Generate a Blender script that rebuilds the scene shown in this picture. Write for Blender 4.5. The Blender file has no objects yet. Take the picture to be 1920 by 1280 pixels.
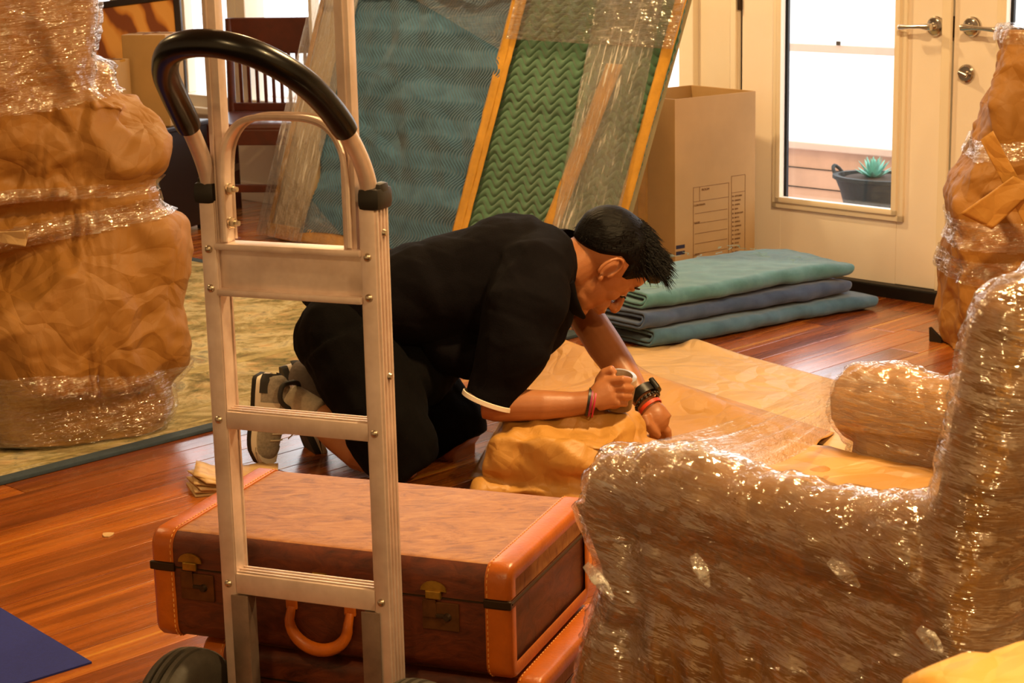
import bpy, bmesh, math, random
import numpy as np
from mathutils import Vector, Matrix, noise as mnoise
from math import sin, cos, pi, radians, sqrt, atan2
random.seed(7)
C = bpy.context.scene.collection
scn = bpy.context.scene

# ------------------------------------------------------------------ camera
F_PX, PITCH, ROLL, CAM_H = 3550.0, radians(13.1), radians(-1.3), 1.38
fw = np.array([0, cos(PITCH), -sin(PITCH)])
r0 = np.array([1.0, 0, 0]); u0 = np.cross(r0, fw)
rt = r0*cos(ROLL) + u0*sin(ROLL); up = -r0*sin(ROLL) + u0*cos(ROLL)
cam_o = np.array([0, 0, CAM_H])
cam = bpy.data.cameras.new('camera'); cam_ob = bpy.data.objects.new('camera', cam); C.objects.link(cam_ob)
cam.sensor_width = 36; cam.lens = F_PX/1920*36; cam.clip_start = 0.05
m = Matrix.Identity(4)
for i in range(3):
    m[i][0] = rt[i]; m[i][1] = up[i]; m[i][2] = -fw[i]; m[i][3] = cam_o[i]
cam_ob.matrix_world = m
cam.dof.use_dof = True; cam.dof.focus_distance = 3.7; cam.dof.aperture_fstop = 16
scn.camera = cam_ob
scn.view_settings.view_transform = 'Standard'; scn.view_settings.look = 'None'
scn.view_settings.exposure = 0.0; scn.view_settings.gamma = 1.0
scn.view_settings.use_curve_mapping = False

# ------------------------------------------------------------------ world (overcast bright daylight outside)
w = bpy.data.worlds.new('daylight'); scn.world = w; w.use_nodes = True
nt = w.node_tree; bg = nt.nodes['Background']
bg.inputs[0].default_value = (0.93, 0.96, 1.0, 1); bg.inputs[1].default_value = 3.6

# ------------------------------------------------------------------ lamps (warm overhead lights, the first an added front fill)
def area(name, loc, size, power, color, target=None, spread=180):
    l = bpy.data.lights.new(name, 'AREA'); l.shape = 'DISK'; l.size = size; l.energy = power; l.color = color
    l.spread = radians(spread)
    o = bpy.data.objects.new(name, l); C.objects.link(o); o.location = loc
    t = Vector(target) if target is not None else Vector((loc[0], loc[1], 0))
    o.rotation_euler = (t - Vector(loc)).to_track_quat('-Z', 'Y').to_euler()
    return o
WARM = (1.0, 0.66, 0.29)
area('warm_overhead_light', (-0.5, 0.3, 2.5), 0.20, 34, WARM)  # front fill added near the camera to brighten the hand truck, no known fixture
area('warm_overhead_light', (1.7, 1.2, 2.5), 0.20, 84, WARM)
area('warm_overhead_light', (0.9, 3.8, 2.5), 0.18, 100, WARM)
area('warm_overhead_light', (-2.4, 4.4, 2.5), 0.18, 30, WARM)
area('warm_overhead_light', (-0.4, 6.7, 2.5), 0.18, 48, WARM)

# ------------------------------------------------------------------ helpers
def ray(x, y): return fw + rt*(x-960)/F_PX + up*(640-y)/F_PX
def atY(x, y, Y): d = ray(x, y); return cam_o + d*(Y/d[1])
def atZ(x, y, z=0.0): d = ray(x, y); return cam_o + d*((z-CAM_H)/d[2])
def A(*v): return np.array(v, float)
def nrm(v): v = np.asarray(v, float); return v/(np.linalg.norm(v)+1e-12)

def col(h, k=1.0):
    h = h.lstrip('#'); o = []
    for i in (0, 2, 4):
        c = int(h[i:i+2], 16)/255
        o.append((c/12.92 if c <= 0.04045 else ((c+0.055)/1.055)**2.4)*k)
    return tuple(o) + (1.0,)

class NT:
    """small node-tree builder"""
    def __init__(s, name):
        s.m = bpy.data.materials.new(name); s.m.use_nodes = True; s.t = s.m.node_tree
        s.b = s.t.nodes['Principled BSDF']; s.out = s.t.nodes['Material Output']; s._co = None
    def n(s, typ, **k):
        x = s.t.nodes.new(typ)
        for a, v in k.items(): setattr(x, a, v)
        return x
    def l(s, a, b): s.t.links.new(a, b)
    def co(s, scale=(1, 1, 1), rot=(0, 0, 0), which='Object', loc=(0, 0, 0)):
        tc = s.n('ShaderNodeTexCoord'); mp = s.n('ShaderNodeMapping')
        mp.inputs['Rotation'].default_value = rot; mp.inputs['Location'].default_value = loc
        s.l(tc.outputs[which], mp.inputs[0])
        if tuple(scale) == (1, 1, 1): return mp.outputs[0]
        m2 = s.n('ShaderNodeMapping'); m2.inputs['Scale'].default_value = scale; s.l(mp.outputs[0], m2.inputs[0]); return m2.outputs[0]
    def noise(s, scale, detail=4, rough=.55, vec=None, dist=0.0):
        x = s.n('ShaderNodeTexNoise'); x.inputs['Scale'].default_value = scale; x.inputs['Detail'].default_value = detail
        x.inputs['Roughness'].default_value = rough; x.inputs['Distortion'].default_value = dist
        if vec is not None: s.l(vec, x.inputs['Vector'])
        return x.outputs['Fac']
    def ramp(s, fac, stops):
        r = s.n('ShaderNodeValToRGB'); e = r.color_ramp.elements
        while len(e) < len(stops): e.new(0.5)
        for i, (p, c) in enumerate(stops): e[i].position = p; e[i].color = c
        s.l(fac, r.inputs[0]); return r.outputs[0]
    def mr(s, fac, a, b, lo=0.0, hi=1.0):
        r = s.n('ShaderNodeMapRange'); r.inputs[1].default_value = lo; r.inputs[2].default_value = hi
        r.inputs[3].default_value = a; r.inputs[4].default_value = b; s.l(fac, r.inputs[0]); return r.outputs[0]
    def bump(s, h, strength=.3, dist=.01, prev=None):
        b = s.n('ShaderNodeBump'); b.inputs['Strength'].default_value = strength; b.inputs['Distance'].default_value = dist
        s.l(h, b.inputs['Height'])
        if prev is not None: s.l(prev, b.inputs['Normal'])
        return b.outputs[0]
    def set(s, **k):
        for a, v in k.items():
            a = a.replace('_', ' ')
            if hasattr(v, 'is_output') or isinstance(v, bpy.types.NodeSocket): s.l(v, s.b.inputs[a])
            else: s.b.inputs[a].default_value = v
        return s

def simple(name, c, rough=.5, metal=0.0, nscale=None, amt=.15, bump=0.0, bscale=200, coat=0.0, spec=.5):
    N = NT(name); c = col(c) if isinstance(c, str) else c
    N.set(Roughness=rough, Metallic=metal)
    N.b.inputs['Coat Weight'].default_value = coat; N.b.inputs['Specular IOR Level'].default_value = spec
    if nscale:
        f = N.noise(nscale, 5, .6, N.co())
        lo = tuple(x*(1-amt) for x in c[:3])+(1,); hi = tuple(min(1, x*(1+amt)) for x in c[:3])+(1,)
        N.set(Base_Color=N.ramp(f, [(.3, lo), (.7, hi)]))
    else: N.set(Base_Color=c)
    if bump: N.set(Normal=N.bump(N.noise(bscale, 3, .6, N.co()), bump, .004))
    return N.m

# ---- geometry accumulator -------------------------------------------------
class G:
    def __init__(s): s.v = []; s.f = []; s.n = 0
    def add(s, V, Fc):
        V = np.asarray(V, float).reshape(-1, 3)
        s.v.append(V); s.f += [tuple(int(i)+s.n for i in f) for f in Fc]; s.n += len(V); return s
    def box(s, c, size, R=None, bev=0.0):
        bm = bmesh.new(); bmesh.ops.create_cube(bm, size=1.0)
        for v in bm.verts: v.co = Vector((v.co.x*size[0], v.co.y*size[1], v.co.z*size[2]))
        if bev > 0: bmesh.ops.bevel(bm, geom=bm.edges[:], offset=min(bev, min(size)*.45), segments=2, profile=.6, affect='EDGES')
        V = np.array([v.co[:] for v in bm.verts]); Fc = [[v.index for v in f.verts] for f in bm.faces]; bm.free()
        if R is not None: V = V @ np.asarray(R).T
        return s.add(V+np.asarray(c), Fc)
    def ell(s, c, r, R=None, nu=20, nv=12):
        V = []; Fc = []
        for j in range(nv+1):
            ph = pi*j/nv
            for i in range(nu):
                th = 2*pi*i/nu; V.append((sin(ph)*cos(th)*r[0], sin(ph)*sin(th)*r[1], cos(ph)*r[2]))
        for j in range(nv):
            for i in range(nu):
                a = j*nu+i; b = j*nu+(i+1) % nu; c2 = b+nu; d = a+nu
                if j == 0: Fc.append((a, d, c2))
                elif j == nv-1: Fc.append((a, d, b))
                else: Fc.append((a, d, c2, b))
        V = np.array(V)
        if R is not None: V = V @ np.asarray(R).T
        return s.add(V+np.asarray(c), Fc)
    def tube(s, P, r, n=12, cap=True, upv=None, closed=False):
        P = [np.asarray(p, float) for p in P]; k = len(P)
        rr = r if isinstance(r, (list, tuple)) and len(r) == k else [r]*k
        T = []
        for i in range(k):
            if closed: t = P[(i+1) % k]-P[i-1]
            else: t = P[min(i+1, k-1)]-P[max(i-1, 0)]
            T.append(nrm(t))
        x = np.asarray(upv, float) if upv is not None else (A(0, 0, 1) if abs(T[0][2]) < .9 else A(1, 0, 0))
        V = []
        for i in range(k):
            x = nrm(x - T[i]*np.dot(x, T[i])) if upv is None else nrm(np.asarray(upv)-T[i]*np.dot(upv, T[i]))
            y = np.cross(T[i], x); q = rr[i]; ra, rb = (q if isinstance(q, (list, tuple)) else (q, q))
            for j in range(n):
                a = 2*pi*j/n; V.append(P[i]+x*cos(a)*ra+y*sin(a)*rb)
        Fc = []
        for i in range(k if closed else k-1):
            i2 = (i+1) % k
            for j in range(n):
                j2 = (j+1) % n; Fc.append((i*n+j, i*n+j2, i2*n+j2, i2*n+j))
        if cap and not closed:
            Fc.append(tuple(range(n-1, -1, -1))); Fc.append(tuple((k-1)*n+j for j in range(n)))
        return s.add(V, Fc)
    def loft(s, rings, cap=True, closed=True):
        n = len(rings[0]); V = np.concatenate([np.asarray(r, float) for r in rings]); Fc = []
        for i in range(len(rings)-1):
            for j in range(n if closed else n-1):
                j2 = (j+1) % n; Fc.append((i*n+j, i*n+j2, (i+1)*n+j2, (i+1)*n+j))
        if cap and closed:
            Fc.append(tuple(range(n-1, -1, -1))); Fc.append(tuple((len(rings)-1)*n+j for j in range(n)))
        return s.add(V, Fc)
    def grid(s, V, nu, nv, wrap=False):
        Fc = []
        for j in range(nv-1):
            for i in range(nu if wrap else nu-1):
                i2 = (i+1) % nu; Fc.append((j*nu+i, j*nu+i2, (j+1)*nu+i2, (j+1)*nu+i))
        return s.add(V, Fc)
    def arrays(s): return np.concatenate(s.v), s.f
    def mesh(s, name='mesh', smooth=True):
        V, Fc = s.arrays(); me = bpy.data.meshes.new(name); me.from_pydata(V.tolist(), [], Fc); me.update()
        if smooth: me.polygons.foreach_set('use_smooth', [True]*len(me.polygons))
        return me
    def out(s, name, mat, parent=None, smooth=False, sharp=None):
        me = s.mesh(name, smooth or sharp is not None)
        return link(name, me, mat, parent, sharp)

def fix_normals(me):
    bm = bmesh.new(); bm.from_mesh(me); bmesh.ops.recalc_face_normals(bm, faces=bm.faces[:]); bm.to_mesh(me); bm.free()

def link(name, me, mat, parent=None, sharp=None, fix=True):
    if fix: fix_normals(me)
    me.materials.append(mat)
    if sharp is not None:
        me.polygons.foreach_set('use_smooth', [True]*len(me.polygons))
        me.set_sharp_from_angle(angle=radians(sharp))
    o = bpy.data.objects.new(name, me); C.objects.link(o)
    if parent is not None:
        o.parent = parent
        if parent.type == 'EMPTY': o.matrix_parent_inverse = Matrix.Translation(-parent.location) @ Matrix.Identity(4)
    return o

def thing(name, label, cat, loc, group=None):
    o = bpy.data.objects.new(name, None); C.objects.link(o); o.empty_display_size = .1
    o.location = tuple(float(v) for v in loc); o['label'] = label; o['category'] = cat
    if group: o['group'] = group
    return o
def tag(o, label, cat, group=None):
    o['label'] = label; o['category'] = cat
    if group: o['group'] = group
    return o
def struct(o): o['kind'] = 'structure'; return o

def evaluated(me, mods):
    """run modifiers on a mesh and return the resulting mesh"""
    o = bpy.data.objects.new('tmp', me); C.objects.link(o)
    for typ, kw in mods:
        md = o.modifiers.new(typ, typ)
        for k, v in kw.items(): setattr(md, k, v)
    dg = bpy.context.evaluated_depsgraph_get(); dg.update()
    res = bpy.data.meshes.new_from_object(o.evaluated_get(dg))
    bpy.data.objects.remove(o); return res
def remesh(g, voxel, smooth=4, fac=.5):
    me = g.mesh('r')
    mods = [('REMESH', dict(mode='VOXEL', voxel_size=voxel, use_smooth_shade=True))]
    if smooth: mods.append(('SMOOTH', dict(factor=fac, iterations=smooth)))
    return evaluated(me, mods)
def getV(me):
    a = np.empty(len(me.vertices)*3, np.float32); me.vertices.foreach_get('co', a); return a.reshape(-1, 3).astype(float)
def getN(me):
    a = np.empty(len(me.vertices)*3, np.float32); me.vertex_normals.foreach_get('vector', a); return a.reshape(-1, 3).astype(float)
def setV(me, V): me.vertices.foreach_set('co', np.asarray(V, np.float32).ravel()); me.update()

def facets(P, cell, seed, lin=1.0, quad=.35, stretch=None):
    """crease field: maximum of random tilted planes around seeds taken on the surface (sharp folds between them)"""
    Q = np.asarray(P, float) if stretch is None else np.asarray(P, float) @ np.asarray(stretch, float).T
    Q = Q/cell; K = np.floor(Q).astype(np.int64); out = np.full(len(Q), -1e9)
    def hsh(K, s):
        h = (K[:, 0]*73856093) ^ (K[:, 1]*19349663) ^ (K[:, 2]*83492791) ^ (seed*2654435 + s*97531)
        h = (h ^ (h >> 13))*1274126177 & 0x7fffffff; h = (h ^ (h >> 15))*2246822519 & 0x7fffffff
        return ((h ^ (h >> 11)) & 0xffff)/65535.0
    for i in (-1, 0, 1):
        for j in (-1, 0, 1):
            for k in (-1, 0, 1):
                c = K+np.array([i, j, k])
                dd = Q-(c+np.stack([hsh(c, 1), hsh(c, 2), hsh(c, 3)], 1))
                g = np.stack([hsh(c, 4), hsh(c, 5), hsh(c, 6)], 1)*2-1
                val = (hsh(c, 7)-.5)*.5+(dd*g).sum(1)*lin-quad*(dd**2).sum(1)
                out = np.maximum(out, val)
    return out
def crumple(P, lam, seed, stretch=None, quad=.35, n=9):
    """folded-paper field: straight creases with flat faces between them, each set fading in and out over the surface"""
    Q = np.asarray(P, float) if stretch is None else np.asarray(P, float) @ np.asarray(stretch, float).T
    rng = np.random.default_rng(seed); out = np.zeros(len(Q))
    for i in range(n):
        d = nrm(rng.normal(size=3)); k = rng.uniform(.45, 1.3)/lam
        e = nrm(rng.normal(size=3))
        x = Q@d*k+rng.random()*9+.22*np.sin(Q@e*k*2.1+rng.random()*6)
        f = x-np.floor(x); pk = rng.uniform(.12, .88)
        t = np.where(f < pk, f/pk, (1-f)/(1-pk))
        m1, m2, m3 = rng.normal(size=(3, 3))*1.9/lam
        mk = np.sin(Q@m1+rng.random()*6)+np.sin(Q@m2+rng.random()*6)+.6*np.sin(Q@m3)
        out += (t-.5)*np.clip(mk*.8+.1, 0, 1)
    return out*.55
def pleats(V, zs, amp, seed, ln=.085):
    """gathers fanning away from the bands that pinch the paper"""
    rng = np.random.default_rng(seed); out = np.zeros(len(V)); c = V[:, :2].mean(0)
    th = np.arctan2(V[:, 1]-c[1], V[:, 0]-c[0])
    for z0 in zs:
        d = V[:, 2]-z0; e = rng.uniform(-3, 3); x = th*3.1+e+d*rng.uniform(-9, 9)+.8*np.sin(th*5.3+e)+.4*np.sin(th*11+2*e)
        f = x-np.floor(x); t = np.where(f < .3, f/.3, (1-f)/.7)
        x2 = th*6.7+e*2+d*rng.uniform(-14, 14)+1.1*np.sin(th*4.1+e); f2 = x2-np.floor(x2); t2 = np.where(f2 < .4, f2/.4, (1-f2)/.6)
        env = np.exp(-np.abs(d)/ln)*(.15+.85*np.sin(th*2.3+e)**4)
        out += ((t-.5)+.5*(t2-.5)*np.exp(-np.abs(d)/.04))*env*amp*1.6
    return out
def vnoise(P, scale, seed=0, octaves=3):
    o = np.empty(len(P)); off = Vector((seed*7.3, seed*3.1, -seed*5.7))
    for i, p in enumerate(P):
        o[i] = mnoise.fractal(Vector(p)*scale+off, 1.0, 2.0, octaves)
    return o
def sstep(x, a, b):
    t = np.clip((x-a)/(b-a), 0, 1); return t*t*(3-2*t)
def catmull(P, n):
    P = [np.asarray(p, float) for p in P]; o = []
    Q = [2*P[0]-P[1]]+P+[2*P[-1]-P[-2]]
    for i in range(1, len(Q)-2):
        for k in range(n):
            t = k/n; a, b, c, d = Q[i-1], Q[i], Q[i+1], Q[i+2]
            o.append(.5*((2*b)+(-a+c)*t+(2*a-5*b+4*c-d)*t*t+(-a+3*b-3*c+d)*t**3))
    o.append(P[-1]); return o
def basis(a, b, c): return np.array([nrm(a), nrm(b), nrm(c)]).T

# ------------------------------------------------------------------ materials
def film_mat(name, stretch=(6, 6, 60), rot=(0, 0, 0), veil=.10, gloss=.16, bump=.9, tint=(1, .97, .92, 1), scale=7.0, steep=1.0):
    """clear stretch film: see-through, with glossy glints along its stretch lines and a thin milky veil where it bunches"""
    N = NT(name); t = N.t
    co = N.co(stretch, rot)
    n1 = N.noise(scale, 3, .6, co, .5); n2 = N.noise(scale*.35, 3, .5, N.co((1, 1, 1), loc=(3, 1, 2)))
    st = N.mr(n1, 0, 1, .56, .74)
    bp = N.bump(n1, bump, .007*steep); bp = N.bump(N.noise(14, 3, .6, N.co()), .8, .012*steep, bp)
    tr = N.n('ShaderNodeBsdfTransparent'); tr.inputs[0].default_value = (1, 1, 1, 1)
    gl = N.n('ShaderNodeBsdfGlossy'); gl.inputs['Color'].default_value = tint; gl.inputs['Roughness'].default_value = .10; N.l(bp, gl.inputs['Normal'])
    df = N.n('ShaderNodeBsdfTranslucent'); df.inputs[0].default_value = (.9, .88, .84, 1)
    d2 = N.n('ShaderNodeBsdfDiffuse'); d2.inputs[0].default_value = (.9, .87, .82, 1)
    md = N.n('ShaderNodeMixShader'); md.inputs[0].default_value = .75; N.l(df.outputs[0], md.inputs[1]); N.l(d2.outputs[0], md.inputs[2])
    m1 = N.n('ShaderNodeMixShader'); m2 = N.n('ShaderNodeMixShader')
    lw = N.n('ShaderNodeMath', operation='POWER'); geo = N.n('ShaderNodeNewGeometry')
    dt = N.n('ShaderNodeVectorMath', operation='DOT_PRODUCT'); N.l(geo.outputs['Incoming'], dt.inputs[0]); N.l(bp, dt.inputs[1])
    ab = N.n('ShaderNodeMath', operation='ABSOLUTE'); N.l(dt.outputs['Value'], ab.inputs[0])
    inv = N.n('ShaderNodeMath', operation='SUBTRACT', use_clamp=True); inv.inputs[0].default_value = 1; N.l(ab.outputs[0], inv.inputs[1])
    N.l(inv.outputs[0], lw.inputs[0]); lw.inputs[1].default_value = 4
    a = N.n('ShaderNodeMath', operation='MULTIPLY_ADD', use_clamp=True); N.l(lw.outputs[0], a.inputs[0]); a.inputs[1].default_value = .5; a.inputs[2].default_value = gloss*1.1
    v = N.n('ShaderNodeMath', operation='MULTIPLY_ADD'); N.l(st, v.inputs[0]); v.inputs[1].default_value = veil*2.2; v.inputs[2].default_value = veil*.2
    v2 = N.n('ShaderNodeMath', operation='MULTIPLY'); N.l(v.outputs[0], v2.inputs[0]); N.l(N.mr(n2, .15, 1.7, .36, .64), v2.inputs[1])
    N.l(v2.outputs[0], m1.inputs[0]); N.l(tr.outputs[0], m1.inputs[1]); N.l(md.outputs[0], m1.inputs[2])
    N.l(a.outputs[0], m2.inputs[0]); N.l(m1.outputs[0], m2.inputs[1]); N.l(gl.outputs[0], m2.inputs[2])
    N.l(m2.outputs[0], N.out.inputs[0]); return N.m

def kraft(name, c='#c08a4e', rough=.62, crease=1.0):
    N = NT(name); co = N.co()
    f = N.noise(3.0, 4, .6, co); fine = N.noise(260, 2, .6, co)
    a = col(c); lo = tuple(x*.86 for x in a[:3])+(1,); hi = tuple(min(1, x*1.1) for x in a[:3])+(1,)
    N.set(Base_Color=N.ramp(f, [(.3, lo), (.7, hi)]), Roughness=rough)
    b = N.bump(fine, .10, .002)
    wn = N.n('ShaderNodeTexNoise'); wn.inputs['Scale'].default_value = 3; N.l(co, wn.inputs['Vector'])
    ad = N.n('ShaderNodeVectorMath', operation='MULTIPLY_ADD'); N.l(wn.outputs['Color'], ad.inputs[0]); ad.inputs[1].default_value = (.25, .25, .25); N.l(co, ad.inputs[2])
    for sc, st, ds in ((6, .34, .04), (17, .17, .015)):
        v = N.n('ShaderNodeTexVoronoi', feature='DISTANCE_TO_EDGE'); v.inputs['Scale'].default_value = sc; N.l(ad.outputs[0], v.inputs['Vector'])
        b = N.bump(N.mr(v.outputs[0], 0, 1, 0, .45), st*crease, ds, b)
    N.set(Normal=b); return N.m

M = {}
M['kraft'] = kraft('kraft_paper', '#9c6b2a')
M['kraft_light'] = kraft('kraft_paper_light', '#b8853c', .52)
M['kraft_pale'] = kraft('kraft_paper_pale', '#cba672', .5)
M['card'] = kraft('cardboard', '#b08a56', .75, .06)
M['film_h'] = film_mat('stretch_film_horizontal', (1.6, 1.6, 13), (0, radians(5), 0), veil=.12, steep=2.2)
M['film_v'] = film_mat('stretch_film_vertical', (16, 4, 1.0), (0, radians(-16), 0), veil=.46, bump=.9)
M['film_chair'] = film_mat('stretch_film_chair', (1.3, 1.3, 21), (0, radians(-8), 0), veil=.155, bump=1.0, steep=1.3)
M['film_clear'] = film_mat('stretch_film_clear', (1.5, 1.5, 9), (0, radians(-18), 0), veil=.06, bump=.8)
M['film_band'] = film_mat('stretch_film_band', (1.5, 1.5, 9), (0, radians(6), 0), veil=.22, bump=1.0, steep=1.8)
M['tape'] = simple('packing_tape', '#b8873a', .22, 0, 30, .12, .25, 40, coat=.4)
M['tape_gold'] = simple('gold_packing_tape', '#cf9a3c', .2, 0, 12, .2, .35, 60, coat=.5)
def wood_floor():
    N = NT('hardwood_plank')
    oi = N.n('ShaderNodeObjectInfo')
    co = N.co((1, 1, 1), (0, 0, radians(-45)))
    ad = N.n('ShaderNodeVectorMath', operation='ADD'); N.l(co, ad.inputs[0])
    sc = N.n('ShaderNodeVectorMath', operation='SCALE'); N.l(oi.outputs['Random'], sc.inputs['Scale']); sc.inputs[0].default_value = (37, 19, 5)
    N.l(sc.outputs[0], ad.inputs[1])
    mp = N.n('ShaderNodeMapping'); mp.inputs['Scale'].default_value = (1.2, 13, 1); N.l(ad.outputs[0], mp.inputs[0])
    g = N.noise(3.0, 7, .62, mp.outputs[0], .9)
    mp2 = N.n('ShaderNodeMapping'); mp2.inputs['Scale'].default_value = (.5, 17, 1); N.l(ad.outputs[0], mp2.inputs[0])
    band = N.noise(1.3, 2, .5, mp2.outputs[0], .4)
    c1 = N.ramp(g, [(.3, col('#743a10')), (.5, col('#aa6020')), (.7, col('#c48236'))])
    c2 = N.ramp(band, [(.36, col('#7c4412')), (.54, col('#b46c26')), (.62, col('#c07c30')), (.68, col('#e4b65c'))])
    mx = N.n('ShaderNodeMix', data_type='RGBA', blend_type='MIX'); mx.inputs['Factor'].default_value = .62
    N.l(c1, mx.inputs[6]); N.l(c2, mx.inputs[7])
    tint = N.ramp(oi.outputs['Random'], [(0, col('#b08a68')), (.35, col('#dcc0a0')), (.7, col('#ffe8c0')), (1, col('#fff4d0'))])
    m2 = N.n('ShaderNodeMix', data_type='RGBA', blend_type='MULTIPLY'); m2.inputs['Factor'].default_value = 1
    N.l(mx.outputs[2], m2.inputs[6]); N.l(tint, m2.inputs[7])
    N.set(Base_Color=m2.outputs[2], Roughness=N.mr(g, .2, .34), Normal=N.bump(N.noise(2.2, 3, .5, mp.outputs[0]), .12, .01))
    N.b.inputs['Coat Weight'].default_value = .8; N.b.inputs['Coat Roughness'].default_value = .17
    return N.m
M['plank'] = wood_floor()
M['dark_gap'] = simple('floor_base', '#2a1206', .8)
M['wall'] = simple('cream_wall', '#e8dac4', .6, 0, 2, .04)
M['door_paint'] = simple('cream_door_paint', '#f3e7da', .38, 0, 1.5, .04, .05, 60)
M['trim_paint'] = simple('window_trim_paint', '#efe2cc', .4)
M['black'] = simple('black_base', '#0c0907', .5)
M['alu'] = None
def alu():
    N = NT('brushed_aluminium'); co = N.co((60, 60, 3))
    f = N.noise(4, 5, .7, co); d = N.noise(9, 4, .7, N.co())
    N.set(Base_Color=N.ramp(d, [(.3, col('#c9b2a4')), (.65, col('#e6d2c6'))]), Metallic=.55, Roughness=N.mr(f, .36, .52), Normal=N.bump(f, .08, .003))
    return N.m
M['alu'] = alu()
M['alu_dark'] = simple('scuffed_aluminium', '#8d7a6c', .45, .8, 14, .3)
M['chrome'] = simple('polished_nickel', '#c9c4bd', .16, 1.0)
M['steel'] = simple('zinc_screw', '#c9bda9', .3, 1.0)
M['rubber'] = simple('black_rubber', '#15120f', .42, 0, 60, .2, .1, 90)
M['grip'] = simple('glossy_black_grip', '#050404', .27, 0, coat=.08, spec=.4)
M['tyre'] = simple('tyre_rubber', '#383229', .7, 0, 40, .2, .2, 120)
def case_mat():
    N = NT('worn_tan_leathercloth'); co = N.co()
    f = N.noise(16, 7, .7, N.co((1, 2.5, 1)), 1.5); f2 = N.noise(3, 3, .5, co)
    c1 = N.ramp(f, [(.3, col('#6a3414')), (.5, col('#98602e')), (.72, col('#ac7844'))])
    N.set(Base_Color=c1, Roughness=N.mr(f2, .42, .6), Normal=N.bump(f, .25, .004)); return N.m
def case_shaded():  # same tan cloth darkened: the shade on the sides is put into the colour
    N = NT('tan_leathercloth_shaded'); co = N.co()
    f = N.noise(16, 7, .7, N.co((1, 1, 2.5)), 1.5); f2 = N.noise(3, 3, .5, co)
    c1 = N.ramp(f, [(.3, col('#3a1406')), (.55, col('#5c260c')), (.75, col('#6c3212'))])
    N.set(Base_Color=c1, Roughness=N.mr(f2, .36, .55), Normal=N.bump(f, .25, .004)); return N.m
M['case_top'] = case_mat(); M['case_shaded'] = case_shaded()
M['leather_edge'] = simple('orange_leather_edge', '#b45c10', .36, 0, 18, .18, .15, 160)
M['stitch'] = simple('cream_stitching', '#e0a050', .6)
M['brass'] = simple('aged_brass', '#9c7a2e', .36, .85, 50, .3)
M['brass_dark'] = simple('tarnished_brass', '#5e3a18', .5, .6, 50, .3)
M['metal_dark'] = simple('dark_clasp_metal', '#3a2a1a', .5, .6)
def blanket_mat(name, c1, c2, s=1.0):
    N = NT(name); co = N.co()
    f = N.noise(14*s, 5, .65, co, .5); fine = N.noise(420, 2, .6, co)
    N.set(Base_Color=N.ramp(f, [(.3, col(c1)), (.7, col(c2))]), Roughness=.92, Normal=N.bump(fine, .5, .002))
    N.b.inputs['Sheen Weight'].default_value = .35; N.b.inputs['Specular IOR Level'].default_value = .15
    return N.m
M['blue_quilt'] = blanket_mat('blue_quilt', '#3c5f7c', '#4c7392')
M['green_quilt'] = blanket_mat('green_quilt', '#42644e', '#50765e')
M['teal_blanket'] = blanket_mat('teal_blanket', '#44707c', '#588894')
M['navy_blanket'] = blanket_mat('navy_blanket', '#34466c', '#44597f')
M['tealblue_blanket'] = blanket_mat('blue_teal_blanket', '#3a5a76', '#4c7290')
M['thread'] = simple('pale_quilt_thread', '#8fb3b0', .8)
M['dark_wood'] = simple('dark_cherry_wood', '#4a1c10', .3, 0, 12, .3)
M['dark_wood2'] = simple('espresso_wood', '#1c0d08', .4)
M['pale_wrap'] = simple('pale_foam_wrap', '#cdbb9a', .5, 0, 6, .1)
M['navy'] = simple('navy_cloth', '#0b080b', .9, 0, 60, .12, .25, 300, spec=.1)
M['short_cloth'] = simple('black_short_cloth', '#080606', .9, 0, 40, .15, .3, 260, spec=.1)
M['white_cloth'] = simple('white_rib_trim', '#e8dccb', .8)
M['mat_blue'] = simple('royal_blue_mat', '#16247c', .85, 0, 160, .12, .3, 500)
M['label_ink'] = simple('brown_print', '#6b4423', .8)
M['ink_dark'] = simple('dark_print', '#241a30', .8)

# ------------------------------------------------------------------ the room: frame turned 45 degrees
S5 = sqrt(.5); NV = A(S5, S5, 0); DV = A(-S5, S5, 0); Q0 = 5.535
def rp(p, q, z=0.0): return DV*p+NV*q+A(0, 0, z)
RR = basis(DV, NV, A(0, 0, 1))   # local x = along door wall, y = outwards, z = up (left handed pair is fine for boxes)
def rbox(g, p0, p1, q0, q1, z0, z1, bev=0.0):
    return g.box(rp((p0+p1)/2, (q0+q1)/2, (z0+z1)/2), (abs(p1-p0), abs(q1-q0), abs(z1-z0)), RR, bev)

floor = struct(rbox(G(), -2.6, 9.2, -1.6, Q0+.1, -.12, -.016).out('floor', M['dark_gap']))
struct(rbox(G(), -2.6, 9.2, -1.6, Q0+.1, 2.6, 2.7).out('ceiling', M['wall']))
struct(rbox(G(), -2.6, 9.2, -1.7, -1.6, -.12, 2.7).out('wall_back', M['wall']))
struct(rbox(G(), -2.7, -2.6, -1.7, Q0+.1, -.12, 2.7).out('wall_right', M['wall']))
struct(rbox(G(), 9.2, 9.3, -1.7, Q0+.1, -.12, 2.7).out('wall_left', M['wall']))
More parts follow.
